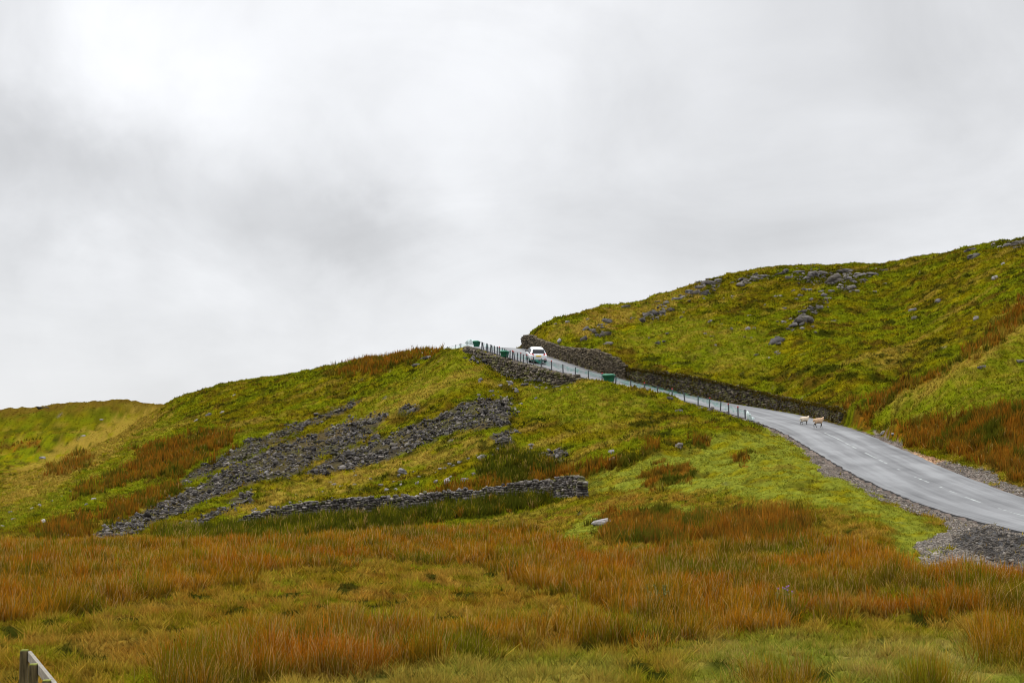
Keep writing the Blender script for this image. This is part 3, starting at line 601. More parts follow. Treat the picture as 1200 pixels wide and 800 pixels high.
# ---------------------------------------------------------------- stone walls (each one mesh of real stones)
bm = bmesh.new(); bmesh.ops.create_cube(bm, size=1.); bmesh.ops.bevel(bm, geom=list(bm.edges), offset=.18, segments=1, affect='EDGES'); bm.verts.ensure_lookup_table()
CV = np.array([v.co[:] for v in bm.verts]); CF = [[v.index for v in f.verts] for f in bm.faces]; bm.free()
def stone_wall(name, path, top, label, size=(.22, .5), course=.16, thick=.55, tone=(.10, .34), warm=0., batter=.1, rough_top=.08, green=0., jit=.16, cope=True):
    """path: (n,3) foot line; top: (n,) top height (world z)"""
    L = np.r_[0, np.cumsum(np.linalg.norm(np.diff(path[:, :2], axis=0), axis=1))]; VV_, FF_, NN_, CC_ = [], [], [], []; k = 0
    total = L[-1]
    def put(s, z, ls, hs, ds, side, yawj=0., up=0.):
        nonlocal k
        p = np.array([np.interp(s, L, path[:, i]) for i in range(2)]); q = np.array([np.interp(min(s + .3, total), L, path[:, i]) - np.interp(max(s - .3, 0), L, path[:, i]) for i in range(2)]); q /= np.linalg.norm(q)
        nn = np.array([-q[1], q[0]])
        V = CV + rng.normal(size=CV.shape) * jit * .35
        V = V * np.array([ls, ds, hs]); r_ = rng.normal() * .16; c_, s_ = math.cos(r_), math.sin(r_); V = np.c_[V[:, 0] * c_ - V[:, 2] * s_, V[:, 1], V[:, 0] * s_ + V[:, 2] * c_]
        off = side + rng.normal() * .02
        Wd = np.c_[p[0] + V[:, 0] * q[0] + (V[:, 1] + off) * nn[0], p[1] + V[:, 0] * q[1] + (V[:, 1] + off) * nn[1], V[:, 2] + z]
        cc = greys(1, *tone, warm)[0]
        if rng.random() < green: cc = cc * .6 + C3(.09, .095, .01) * .5
        VV_.append(Wd); CC_.append(np.tile(cc, (len(V), 1)) * (1 + rng.normal(size=(len(V), 1)) * .06))
        for f in CF: FF_.extend([i + k for i in f]); NN_.append(len(f))
        k += len(V)
    for sgn in (-1, 1):
        z = 0.; ci = 0
        hmax = (top - path[:, 2]).max()
        while z < hmax + .1:
            hc = course * rng.uniform(.75, 1.35); s = rng.uniform(0, .2)
            while s < total:
                ls = rng.uniform(*size) * (.8 + .6 * (z < .3)); sm = s + ls / 2
                fz = np.interp(sm, L, path[:, 2]); tz = np.interp(sm, L, top) + noise(sm * .9, 0., 33) * rough_top * 1.5 + rng.normal() * rough_top * .4
                zz = fz - .15 + z
                if zz + hc < tz + .04:
                    put(sm, zz + hc / 2, ls * 1.02, hc * 1.04, thick * .55, sgn * thick * (.27 - batter * z / max(hmax, .5) * .5) )
                elif zz < tz + .02 and rng.random() < .5 and sgn < 0 and cope: put(sm, tz + .02, ls * .7, hc * 1.1, thick * .8, 0)
                s += ls
            z += hc
    me = np_mesh(name, np.concatenate(VV_), FF_, np.array(NN_), np.concatenate(CC_))
    o = link(name, me, M_rock); tag(o, label, 'stone wall'); return o
# the long wall at the hill foot
wu = np.array([284,290,297,310,322,340,363,388,413,440,465,480,514,536,558,580,598,615,635,655,673,681,682])
wtop = np.array([610,606.5,603,599,595,592,588,586,583.5,583,582.3,581.5,577,575,573,570,567,565,563,560,558,560,564])
wbot = np.array([614,614,615,615.5,615,611,607.5,605,603.5,601.5,600,598,592.5,589,585,582.5,581,581.5,582,582,581.5,581,581])
hp = hit(wu, wbot + 1.5); path = hp.copy(); path[:, 1] = gsm(path[:, 1], 2.); path[:, 0] = (wu - 600) / F * path[:, 1] / CP
print('wall d', path[::4, 1])
path[:, 2] = height(path[:, 0], path[:, 1]) - .1
topz = np.array([at(a, b, d)[2] for a, b, d in zip(wu, wtop, path[:, 1])])
stone_wall('drystone_wall', path, topz, 'long tumbledown grey drystone wall at the foot of the left hill', size=(.14, .40), course=.13, thick=.6, tone=(.035, .33), warm=.06, rough_top=.10, jit=.3, green=.12)
# brown mortared retaining wall beside the upper road
farp = edge(W / 2 + .72); fu = project(farp)[0]
def along(p, pu, u0, u1, step=2):
    ii = np.where((pu > u0) & (pu < u1) & (p[:, 1] > 88) & (p[:, 1] < 149))[0][::step]; return p[ii], pu[ii]
p_, u_ = along(farp, fu, 612, 733); o_ = np.argsort(u_); p_ = p_[o_]; u_ = u_[o_]; p_[:, 2] -= .15
tz = np.array([at(a, np.interp(a, wt_u[:9], [395,391,399,405,408,409,414,420,428]), d)[2] for a, d in zip(u_, p_[:, 1])])
stone_wall('retaining_wall', p_, tz, 'brown weathered retaining wall curving beside the car', size=(.14, .30), course=.15, thick=.55, tone=(.045, .17), warm=.26, rough_top=.04, jit=.26, cope=False)
farp2 = edge(W / 2 + 1.0); p_, u_ = along(farp2, project(farp2)[0], 734, 989); o_ = np.argsort(u_); p_ = p_[o_]; u_ = u_[o_]; p_[:, 2] -= .1
tz = np.array([at(a, np.interp(a, wt_u[8:], wt_v[8:]) + .5, d)[2] for a, d in zip(u_, p_[:, 1])])
stone_wall('mossy_wall', p_, tz, 'dark mossy drystone wall with overhanging turf behind the sheep', size=(.14, .34), course=.13, thick=.55, tone=(.02, .20), warm=.18, rough_top=.08, green=.3, cope=False)
# rubble wall under the upper fence
nearp = edge(-W / 2 - .62); nu = project(nearp)[0]
ii = np.where((nu > 546) & (nu < 700) & (nearp[:, 1] > 118) & (nearp[:, 1] < 152))[0]; p_ = nearp[ii].copy(); u_ = nu[ii]; o_ = np.argsort(u_); p_ = p_[o_]; u_ = u_[o_]
tz = p_[:, 2] + .05
fv = np.interp(u_, [547, 552, 567, 592, 620, 650, 675, 697], [410, 415, 432, 435, 441, 451, 449, 447])
p_[:, 2] = [at(a, b, d)[2] - .15 for a, b, d in zip(u_, fv, p_[:, 1])]; p_[:, 2] = np.minimum(p_[:, 2], tz - .15)
stone_wall('rubble_wall', p_, tz, 'rough brown rubble wall holding up the road under the fence', size=(.22, .55), course=.22, thick=.7, tone=(.04, .22), warm=.18, rough_top=.12, green=.2, jit=.3, cope=False)

# ---------------------------------------------------------------- grass and rushes
def blades(P, h, w, lean, yaw, c0, c1, seg=1):
    """thin triangles (seg 1) or bent two-piece blades (seg 2); P roots"""
    n = len(P); dx = np.cos(yaw) * w * .5; dy = np.sin(yaw) * w * .5
    a = P + np.c_[-dx, -dy, np.zeros(n)]; b_ = P + np.c_[dx, dy, np.zeros(n)]; tip = P + np.c_[lean[:, 0] * h, lean[:, 1] * h, h]
    if seg == 1:
        V = np.stack([a, b_, tip], 1).reshape(-1, 3); Cc = np.stack([c0, c0, c1], 1).reshape(-1, 3)
        return V, np.arange(3 * n), Cc
    mid = P + np.c_[lean[:, 0] * h * .35, lean[:, 1] * h * .35, h * .6]; m0 = mid + np.c_[-dx, -dy, np.zeros(n)] * .8; m1 = mid + np.c_[dx, dy, np.zeros(n)] * .8; cm = c0 * .55 + c1 * .45
    V = np.stack([a, b_, m0, m1, tip], 1).reshape(-1, 3); Cc = np.stack([c0, c0, cm, cm, c1], 1).reshape(-1, 3)
    k = np.arange(n)[:, None] * 5; Fc = np.concatenate([k + 0, k + 1, k + 3, k + 0, k + 3, k + 2, k + 2, k + 3, k + 4], 1).ravel()
    return V, Fc, Cc
def area_pts(n, d0, d1, p=1.0, u0=-170, u1=1400):
    n = int(n * 1.17)
    """random ground points inside the view wedge, spread with density ~ 1/d^p per m2"""
    q = rng.random(n); e = 2 - p
    d = (d0 ** e + q * (d1 ** e - d0 ** e)) ** (1 / e) if abs(e) > 1e-3 else d0 * (d1 / d0) ** q
    u = rng.uniform(u0, u1, n); x = (u - 600) / F * d / CP * 1.01; return x, d
def off_road(x, y):
    idx, t, _ = road_at(x, y); uu = RU[idx]
    ft = W / 2 + np.where((uu > 606) & (uu < 1012) & (y > 92), 1.15, .45); nt_ = W / 2 + np.where((uu > 545) & (uu < 712), .95, .5)
    return (t > ft) | (t < -nt_)
VIS = []
def visible(x, y, z, slack=.6):
    """cull what a step to the side could never show: behind the ridge lines"""
    ds = np.linspace(.15, .98, 24); X = x[:, None] * ds; Y = y[:, None] * ds; Zl = ZC + (z[:, None] + slack - ZC) * ds
    return (height(X, Y) < Zl + .1).all(1)
def jitc(c, s=.18): 
    k = 1 + rng.normal(size=(len(c), 1)) * s; return c * np.clip(k, .4, 1.8) * (1 + rng.normal(size=c.shape) * .05)
def grass_layer(name, n, d0, d1, p, h, w, label, hvar=.5, lf=.5, clump=1.0):
    x, y = area_pts(n, d0, d1, p); z = height(x, y); k = visible(x, y, z); x, y, z = x[k], y[k], z[k]
    k = off_road(x, y); x, y, z = x[k], y[k], z[k]
    c, u, v = cover(x, y, z)
    g = sstep(.38, .62, c['gravel'] + (noise(x / .7, y / .9, 71) * .3 + noise(x / 2.2, y / 2.6, 711) * .4)) * (1 - sstep(.4, .6, c['island'])); s_ = sstep(.35, .75, c['scree'] + noise(x / 1.3, y / 1.0, 91) * .5)
    tf = fbm(x / .9, y / .7, 77, 2) if d0 > 60 else fbm(x / .42 + fbm(x / 1.1, y / .8, 43, 2), y / .85, 122, 3) * .9 + .25 * fbm(x / .8, y / 1.3, 123, 2)
    k = (rng.random(len(x)) > np.maximum(g * .99, s_ * .93)) & (rng.random(len(x)) < .45 + clump * (.35 + tf)); x, y, z = x[k], y[k], z[k]; c = {a: b[k] for a, b in c.items()}; tf = tf[k]
    cc = jitc(colour(x, y, z, c)); nb = len(x)
    rushy = np.maximum(sstep(.3, .65, c['rust']), sstep(.3, .7, c['rushg']))
    hh = (h + w * 0) * (1 - hvar + 2 * hvar * rng.random(nb)) * (1 + (.8 if d0 > 60 else 1.5) * np.clip(tf, -.45, 1)) * (1 + rushy * 2.2) * (1 - .45 * c['bright']); ww = (w * y) * rng.uniform(.6, 1.5, nb)
    ang = rng.uniform(0, 6.28, nb); ln = rng.uniform(0, lf * 1.6, nb) * (1 - .6 * rushy); lean = np.c_[np.cos(ang) * ln, np.sin(ang) * ln - .1]
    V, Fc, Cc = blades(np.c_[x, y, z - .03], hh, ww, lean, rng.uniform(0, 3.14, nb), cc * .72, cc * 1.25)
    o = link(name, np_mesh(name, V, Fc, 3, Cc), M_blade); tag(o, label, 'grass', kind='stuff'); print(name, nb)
grass_layer('meadow_grass', 950000, 16, 88, 1.3, .13, .0010, 'rough short grass between the rushes of the bog', clump=.7, lf=.9)
grass_layer('hill_grass', 760000, 82, 215, 1.0, .17, .0011, 'tussocky green and tan grass covering the hillsides', lf=.8)
grass_layer('distant_grass', 50000, 205, 340, 1.0, .12, .0012, 'grass on the distant hill at the left')
# overhanging turf and brush on the mossy wall
tp = []
n = 52000; s_ = rng.uniform(0, len(RC) - 1, n); P_ = np.c_[[np.interp(s_, np.arange(len(RC)), farp[:, k]) for k in range(3)]].T; nn = np.c_[[np.interp(s_, np.arange(len(RC)), NF[:, k]) for k in range(2)]].T; uq = np.interp(s_, np.arange(len(RC)), fu)
k = (uq > 730) & (uq < 992) & (P_[:, 1] > 92) & (P_[:, 1] < 149); P_, nn, uq = P_[k], nn[k], uq[k]
wv = np.interp(uq, wt_u, wt_v); tz = np.array([at(a, b, d)[2] for a, b, d in zip(uq, wv, P_[:, 1])]); H = tz - P_[:, 2]
top_ = rng.random(len(P_)) < .55; dens = fbm(uq / 14, uq * 0, 55)
z = np.where(top_, tz - rng.uniform(-.08, .35, len(P_)) * np.clip(.7 + dens, .1, 1.5), P_[:, 2] + H * rng.random(len(P_)) ** 1.6 * np.clip(.65 + dens * 1.2, .1, 1))
f_ = rng.uniform(-.03, .17, len(P_)); X_ = np.c_[P_[:, :2] - nn * f_[:, None], z]
X_ = X_[(rng.random(len(X_)) < np.where(top_, 1, np.clip(.55 + dens * 1.6, .08, 1)))]; nb = len(X_); cc = jitc(mix(C3(.12,.085,.010), C3(.035,.028,.006), rng.random(nb)), .25)  # brown turf, its dark tones painting in the shadow of the overhang
lean = np.c_[rng.normal(size=nb) * .6, -rng.uniform(.1, 1., nb)]; V, Fc, Cc = blades(X_, rng.uniform(-.22, .14, nb), rng.uniform(.05, .14, nb), lean, rng.uniform(0, 3.14, nb), cc * .8, cc * 1.2)
tag(link('wall_turf', np_mesh('wall_turf', V, Fc, 3, Cc), M_blade), 'turf and moss hanging over the dark roadside wall', 'moss', kind='stuff')

# rushes: upright clumps, green at the foot with shade painted in, rust at the tips
def rush_layer(name, nclump, d0, d1, mask, stems, hrange, label, wpx=.00052, p=1.1, greenness=0., thr=.47, rad=.24):
    x, y = area_pts(nclump, d0, d1, p); z = height(x, y); c, u, v = cover(x, y, z)
    dn = c[mask] + fbm(x / 2.6, y / 1.6, 61) * (.42 if mask == 'rush' else .55); k = (dn > thr) & off_road(x, y) & (c['gravel'] < .3) & (c['tarmac'] < .2) & visible(x, y, z, 1.)
    if mask == 'rust': k &= (c['bright'] < .5)
    x, y, z, u, v, dn = x[k], y[k], z[k], u[k], v[k], dn[k]; nc = len(x)
    big = np.clip(.60 + fbm(x / 4, y / 3, 62) * .7 + sstep(thr, thr + .35, dn) * .25 + rng.normal(size=nc) * .16, .35, 1.35)
    gtone = np.clip(.36 + fbm(x / 3.0, y / 2.2, 63) * 1.5 + rng.normal(size=nc) * .22 + greenness, 0, 1); tn = np.clip(.35 + fbm(x / 2, y / 2, 64) * 1.1, 0, 1)
    rep = np.repeat(np.arange(nc), stems); nb = len(rep); ang = rng.uniform(0, 6.28, nb); rr = np.abs(rng.normal(size=nb)) * rad * .8
    X = x[rep] + np.cos(ang) * rr; Y = y[rep] + np.sin(ang) * rr; Zg = height(X, Y)
    h = rng.uniform(*hrange, nb) * big[rep] * np.clip(1.1 - rr / rad * .22, .4, 1.1)
    ln = rr * .5 / np.maximum(h, .2) + np.abs(rng.normal(size=nb)) * .15 + (rng.random(nb) < .06) * rng.uniform(.3, 1.2, nb); ang2 = ang + rng.normal(size=nb) * .8; lean = np.c_[np.cos(ang2) * ln + .03, np.sin(ang2) * ln]
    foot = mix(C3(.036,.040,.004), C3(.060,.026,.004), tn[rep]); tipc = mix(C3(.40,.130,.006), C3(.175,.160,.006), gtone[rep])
    ft = sstep(-.22, .22, fbm(x / 7, y / 4.5, 65) + rng.normal(size=nc) * .07); tipc = mix(tipc, C3(.40,.185,.010), ft[rep] * .55 * (1 - gtone[rep])); tipc = mix(tipc, C3(.31,.078,.004), (1 - ft[rep]) * .6 * (1 - gtone[rep]))
    gl = sstep(.02, .28, fbm(x / 5, y / 3.2, 66) + rng.normal(size=nc) * .08); tipc = mix(tipc, C3(.095,.105,.007), gl[rep] * .75)
    tipc = mix(tipc, C3(.48,.30,.10), (rng.random(nb) < .12 + .16 * tn[rep]) * .8); tipc = jitc(tipc, .2); foot = jitc(foot, .2)
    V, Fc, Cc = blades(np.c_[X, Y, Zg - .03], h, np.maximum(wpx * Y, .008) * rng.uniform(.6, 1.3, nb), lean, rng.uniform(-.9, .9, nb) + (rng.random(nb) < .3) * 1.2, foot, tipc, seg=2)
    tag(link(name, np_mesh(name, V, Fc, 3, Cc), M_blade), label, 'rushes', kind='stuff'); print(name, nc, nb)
rush_layer('bog_rushes', 19000, 18, 92, 'rush', 36, (.26, .66), 'dense rusty and green rushes filling the boggy foreground')
rush_layer('dark_rushes', 9000, 60, 118, 'rushg', 30, (.5, .8), 'dark green rushes along the foot of the long wall', greenness=1., thr=.5)
rush_layer('hill_rushes', 16000, 55, 190, 'rust', 20, (.25, .55), 'rusty rush patches on the hill slopes and in the gully', thr=.50, wpx=.0007, greenness=.12, rad=.32)

# ---------------------------------------------------------------- roadside netting fence
M_post = plain('dark_post', (.055, .058, .065), .7, .3, .2, 6); M_red = plain('red_reflector', (.45, .03, .02), .4, .5)
M_net, nt, b = mat('green_netting', .7, .3); b.inputs['Base Color'].default_value = (.02, .24, .19, 1)
tb = N(nt, 'ShaderNodeBsdfTransparent'); ms = N(nt, 'ShaderNodeMixShader'); geo = N(nt, 'ShaderNodeNewGeometry'); no = N(nt, 'ShaderNodeTexNoise', Scale=2.5, Detail=4.); nt.links.new(geo.outputs['Position'], no.inputs['Vector'])
mr = N(nt, 'ShaderNodeMapRange'); mr.inputs['To Min'].default_value = .04; mr.inputs['To Max'].default_value = .46; mr.inputs['From Min'].default_value = .35; mr.inputs['From Max'].default_value = .65; nt.links.new(no.outputs['Fac'], mr.inputs['Value'])
nt.links.new(mr.outputs[0], ms.inputs[0]); nt.links.new(tb.outputs[0], ms.inputs[1]); nt.links.new(b.outputs[0], ms.inputs[2]); nt.links.new(ms.outputs[0], nt.nodes['Material Output'].inputs['Surface'])
M_pnet, nt, b = mat('pale_netting', .7, .3); b.inputs['Base Color'].default_value = (.62, .72, .70, 1)
tb = N(nt, 'ShaderNodeBsdfTransparent'); ms = N(nt, 'ShaderNodeMixShader'); ms.inputs[0].default_value = .72; nt.links.new(tb.outputs[0], ms.inputs[1]); nt.links.new(b.outputs[0], ms.inputs[2]); nt.links.new(ms.outputs[0], nt.nodes['Material Output'].inputs['Surface'])
fp = edge(-W / 2 - .42); fpu = project(fp)[0]
pu = [873.5,865,854.5,844,831,818,803,787.5,771.5,756,739,721.5,705.5,690,674,660,646.5,634,625.4,618,613.8,610,606.4,603.5,600.6,597.5,594,590.8,587.7,585,582.5,579.7,577,574.4,572,569.5,567,564.5]
ok_ = np.where((fp[:, 1] > 90) & (fp[:, 1] < 158))[0]
def fpos(u):
    k = ok_[np.abs(fpu[ok_] - u).argmin()]; 
    k2 = k + (1 if (fpu[min(k + 1, len(fp) - 1)] - fpu[k]) * (u - fpu[k]) > 0 else -1); f = np.clip((u - fpu[k]) / (fpu[k2] - fpu[k] + 1e-9), 0, 1); return fp[k] * (1 - f) + fp[k2] * f
pp = [fpos(u) for u in pu]
print('fence top u reach', fpu[ok_].min(), [round(float(p[1]), 1) for p in pp[::5]])
def cyl(bm, p0, p1, r, seg=8):
    d = Vector(p1) - Vector(p0); M_ = Matrix.Translation((Vector(p0) + Vector(p1)) / 2) @ d.to_track_quat('Z', 'Y').to_matrix().to_4x4()
    bmesh.ops.create_cone(bm, cap_ends=True, segments=seg, radius1=r, radius2=r, depth=d.length, matrix=M_)
def make_fence(name, label, pos, hgt, red, netmat, z0=-.25):
    root = empty(name, tuple(pos[0])); tag(root, label, 'fence'); o0 = Vector(pos[0])
    for i, p in enumerate(pos):
        bm = bmesh.new(); q = Vector(p) - o0; lx = random.gauss(0, .06); ly = random.gauss(0, .05)
        cyl(bm, q + Vector((0, 0, z0)), q + Vector((lx, ly, hgt)), .055)
        o = bm_obj('post', bm, M_post, root)
        if i in red:
            bm = bmesh.new(); cyl(bm, q + Vector((lx, ly, hgt)), q + Vector((lx * 1.1, ly * 1.1, hgt + .08)), .058); bm_obj('cap', bm, M_red, o)
    Vn, Fn = [], []; k = 0
    for i in range(len(pos) - 1):
        a, c = np.array(pos[i]) - np.array(pos[0]), np.array(pos[i + 1]) - np.array(pos[0]); ns = 7
        for j in range(ns):
            f = j / (ns - 1); q = a * (1 - f) + c * f; sag = -.10 * math.sin(math.pi * f)
            tpz = hgt * .93 + sag; Vn += [(q[0] + .06, q[1] - .06, q[2] + tpz), (q[0] + .05, q[1] - .08, q[2] + tpz - .18 - .05 * math.sin(i * 1.7 + f * 3)), (q[0] + .06, q[1] - .06, q[2] + tpz - .34 + .06 * math.sin(i + f * 5))]
            if j:
                b0 = k - 3; Fn += [b0, b0 + 1, k + 1, k, b0 + 1, b0 + 2, k + 2, k + 1]
            k += 3
    link('netting', np_mesh('netting', Vn, Fn, 4), netmat, root)
    bm = bmesh.new()
    for i in range(len(pos) - 1): cyl(bm, Vector(pos[i]) - o0 + Vector((0, -.05, hgt * .93)), Vector(pos[i + 1]) - o0 + Vector((0, -.05, hgt * .93)), .008, 5)
    bm_obj('wire', bm, M_post, root)
    return root
reds = {1, 2, 4, 7, 9, 12, 16, 19, 21, 23, 24, 29}
make_fence('roadside_fence', 'green netting fence on dark posts along the near road edge', pp, .82, reds, M_net)
sk = []
for u, v, d in ((556, 402.5, 149), (547, 403.5, 149.5), (540, 405, 150), (537.5, 405.5, 150.5), (533.5, 406.5, 151), (525.6, 408.5, 152), (515, 411, 153.5), (505, 413, 155), (491.6, 414, 157)):
    x, y = (u - 600) / F * d / CP, d; sk.append((x, y, max(float(height(x, y)), at(u, v, d)[2] - .4)))
make_fence('hilltop_fence', 'short netting fence running left over the hilltop skyline', sk, .62, {1, 8}, M_pnet)
# pale folded netting at both fence ends
def flap(u, v, d, wd, ht, label, rz=0., arch=False):
    x, y = (u - 600) / F * d / CP, d; z = at(u, v, d)[2]; Vn, Fn = [], []; n_ = 14
    for i in range(n_):
        f = i / (n_ - 1); q = (f - .5) * wd; hh = ht * (math.sqrt(max(0, 1 - (2 * f - 1) ** 2)) * .7 + .3 if arch else 1 - .75 * f)
        for j in range(4): Vn.append((q + .05 * math.sin(j * 2 + f * 9), .10 * math.sin(f * 14 + j), hh * j / 3))
    for i in range(n_ - 1):
        for j in range(3): a = i * 4 + j; Fn += [a, a + 4, a + 5, a + 1]
    o = link('netting_bundle', np_mesh('netting_bundle', Vn, Fn, 4, smooth=True), M_pnet); md = o.modifiers.new('t', 'SOLIDIFY'); md.thickness = .05
    o.location = (x, y, z); o.rotation_euler = (0, 0, rz); tag(o, label, 'netting')
dlow = pp[0][1]
flap(878, 492.5, dlow - .4, .55, .72, 'pale loose netting flapping at the lower fence end', .4)
flap(551.5, 403, 148.5, 1.05, .5, 'pale arched bundle of netting at the road crest', 0, True)

# ---------------------------------------------------------------- green grit bins
M_bin = plain('green_plastic', (.005, .105, .052), .7, .5, .25, 3, bump=.3)
def grit_bin(loc, rz, label, s=1.):
    root = empty('grit_bin', loc, rz); tag(root, label, 'grit bin')
    bm = bmesh.new(); Vb = []
    for z, a, b_ in ((0, .36, .24), (.06, .38, .26), (.46, .47, .33), (.50, .50, .36), (.54, .50, .36)):
        Vb.append([bm.verts.new((sx * a * s, sy * b_ * s, z * s)) for sx, sy in ((-1, -1), (1, -1), (1, 1), (-1, 1))])
    for r0, r1 in zip(Vb[:-1], Vb[1:]):
        for i in range(4): bm.faces.new((r0[i], r0[(i + 1) % 4], r1[(i + 1) % 4], r1[i]))
    bm.faces.new(Vb[0][::-1]); bm.faces.new(Vb[-1]); bmesh.ops.bevel(bm, geom=[e for e in bm.edges], offset=.012, segments=2, affect='EDGES'); bm_obj('body', bm, M_bin, root, True)
    bm = bmesh.new(); Vb = []
    for z, a, b_ in ((.545, .53, .39), (.58, .53, .39), (.66, .44, .28), (.69, .36, .18)):
        Vb.append([bm.verts.new((sx * a * s, sy * b_ * s, z * s)) for sx, sy in ((-1, -1), (1, -1), (1, 1), (-1, 1))])
    for r0, r1 in zip(Vb[:-1], Vb[1:]):
        for i in range(4): bm.faces.new((r0[i], r0[(i + 1) % 4], r1[(i + 1) % 4], r1[i]))
    bm.faces.new(Vb[0][::-1]); bm.faces.new(Vb[-1]); bmesh.ops.bevel(bm, geom=[e for e in bm.edges], offset=.01, segments=2, affect='EDGES'); bm_obj('lid', bm, M_bin, root, True)
b3 = fpos(713.5); grit_bin((b3[0], b3[1] - .2, b3[2] + .22), -.3, 'green bin between fence posts at the bend, lowest of the three')
b2 = fpos(592); grit_bin((b2[0] - .05, b2[1], b2[2] + .05), 1.25, 'green bin among the fence posts left of the car', .92)
b1 = (at(558.5, 406, 148.)[0], 148., at(558.5, 406.3, 148.)[2]); grit_bin(b1, 1.4, 'green bin on the road crest, highest of the three', .92)

# ---------------------------------------------------------------- car
M_white = plain('white_paint', (.60, .61, .63), .3, .5, .03, 2); M_white.node_tree.nodes['Principled BSDF'].inputs['Coat Weight'].default_value = .6
M_glass = plain('tinted_glass', (.010, .012, .015), .25, .15, .1); M_black = plain('black_plastic', (.02, .02, .022), .6, .4); M_tyre = plain('tyre_rubber', (.025, .025, .027), .85, .3)
M_rim = plain('alloy', (.45, .46, .48), .35, .5, .05, 2, .8); M_tail = plain('tail_lamp_red', (.55, .015, .012), .25, .6); M_plate = plain('yellow_plate', (.80, .52, .03), .45, .4, .05)
M_lampw = plain('clear_lamp', (.7, .72, .75), .15, .6)
def make_car(loc, rz, rx):
    root = empty('white_car', loc, rz); root.rotation_euler = (rx, 0, rz); root.scale = (.92,) * 3; tag(root, 'white hatchback with lit red tail lamps driving uphill beside the brown wall', 'car')
    # stations: y, z low, z waist, z top, half width low, half width waist, half width top
    Sx = [(-2.19, .36, .62, .80, .70, .78, .70), (-2.13, .24, .70, .98, .80, .86, .72), (-2.0, .22, .78, 1.06, .84, .89, .70), (-1.72, .22, .80, 1.33, .85, .90, .62), (-1.5, .22, .82, 1.44, .85, .90, .60), (-1.0, .22, .84, 1.50, .85, .90, .60), (-.3, .2, .84, 1.515, .85, .90, .60),
          (.3, .2, .84, 1.48, .85, .90, .59), (.8, .2, .83, 1.28, .85, .90, .60), (1.12, .2, .82, 1.03, .85, .89, .66), (1.6, .22, .74, .94, .84, .88, .66), (2.0, .24, .66, .82, .78, .84, .60), (2.18, .34, .55, .66, .62, .70, .5)]
    bm = bmesh.new(); rings = []
    for y, z0, z1, z2, w0, w1, w2 in Sx:
        zb = z1 + (min(z2, .98) - z1) * .75
        prof = [(0, z0), (w0 * .8, z0), (w0, z0 + .1), (w1, z1 - .12), (w1, z1), (w1 * .97, zb), (w2 * 1.02, z2 - .07), (w2 * .86, z2 - .012), (0, z2)]
        rings.append([bm.verts.new((x, y, z)) for x, z in prof] + [bm.verts.new((-x, y, z)) for x, z in prof[-2:0:-1]])
    for a, b_ in zip(rings[:-1], rings[1:]):
        m_ = len(a)
        for i in range(m_): bm.faces.new((a[i], a[(i + 1) % m_], b_[(i + 1) % m_], b_[i]))
    bm.faces.new(rings[0]); bm.faces.new(rings[-1][::-1]); bmesh.ops.recalc_face_normals(bm, faces=bm.faces[:])
    body = bm_obj('body', bm, M_white, root, True); md = body.modifiers.new('s', 'SUBSURF'); md.levels = 1; md.render_levels = 2
    def panel(name, quad, mt, th=.03, parent=root):
        bm = bmesh.new(); vs = [bm.verts.new(p) for p in quad]; f = bm.faces.new(vs); f.normal_update(); nrm = f.normal.copy()
        r = bmesh.ops.extrude_face_region(bm, geom=[f]); bmesh.ops.translate(bm, vec=-nrm * th * 2, verts=[v for v in r['geom'] if isinstance(v, bmesh.types.BMVert)])
        bmesh.ops.bevel(bm, geom=bm.edges[:], offset=.012, segments=2, affect='EDGES'); return bm_obj(name, bm, mt, parent)
    panel('rear_window', [(-.66, -2.085, 1.03), (.66, -2.085, 1.03), (.57, -1.69, 1.40), (-.57, -1.69, 1.40)], M_glass, .03)
    for s in (1, -1):
        q = [(s * .50, -2.20, .86), (s * .84, -2.06, .84), (s * .86, -2.02, 1.0), (s * .53, -2.14, 1.0)]
        panel('tail_lamp', q if s > 0 else q[::-1], M_tail, .03)
        q = [(s * .895, -1.5, .97), (s * .895, -.15, .97), (s * .66, -.2, 1.38), (s * .67, -1.35, 1.34)]; panel('side_window', q if s > 0 else q[::-1], M_glass, .02)
        q = [(s * .895, -.08, .97), (s * .885, .85, .95), (s * .67, .38, 1.36), (s * .665, -.08, 1.39)]; panel('side_window', q if s > 0 else q[::-1], M_glass, .02)
        bm = bmesh.new(); add_box(bm, (s * .98, .62, 1.0), (.2, .12, .14), bevel=.03); bm_obj('wing_mirror', bm, M_black, root)
        q = [(s * .5, 2.16, .62), (s * .74, 2.02, .64), (s * .76, 1.96, .76), (s * .5, 2.08, .74)]; panel('headlight', q[::-1] if s > 0 else q, M_lampw, .03)
        for y in (-1.32, 1.32):
            bm = bmesh.new(); cyl(bm, (s * .68, y, .32), (s * .905, y, .32), .325, 28); w_ = bm_obj('wheel', bm, M_tyre, root)
            bm = bmesh.new(); cyl(bm, (s * .88, y, .32), (s * .915, y, .32), .21, 18); bm_obj('rim', bm, M_rim, w_)
    panel('windscreen', [(.62, 1.10, 1.03), (-.62, 1.10, 1.03), (-.55, .45, 1.42), (.55, .45, 1.42)], M_glass, .03)
    bm = bmesh.new(); add_box(bm, (0, -2.235, .80), (.52, .03, .12), bevel=.005); bm_obj('number_plate', bm, M_plate, root)
    bm = bmesh.new(); add_box(bm, (0, -2.16, .34), (1.45, .14, .17), bevel=.03); bm_obj('rear_bumper_trim', bm, M_black, root)
    bm = bmesh.new(); add_box(bm, (0, -1.70, 1.47), (1.0, .18, .03), bevel=.012); bm_obj('spoiler', bm, M_white, root)
    for s in (1, -1):
        bm = bmesh.new(); add_box(bm, (s * .68, -2.205, .50), (.16, .03, .05), bevel=.01); bm_obj('rear_reflector', bm, M_tail, root)
    return root
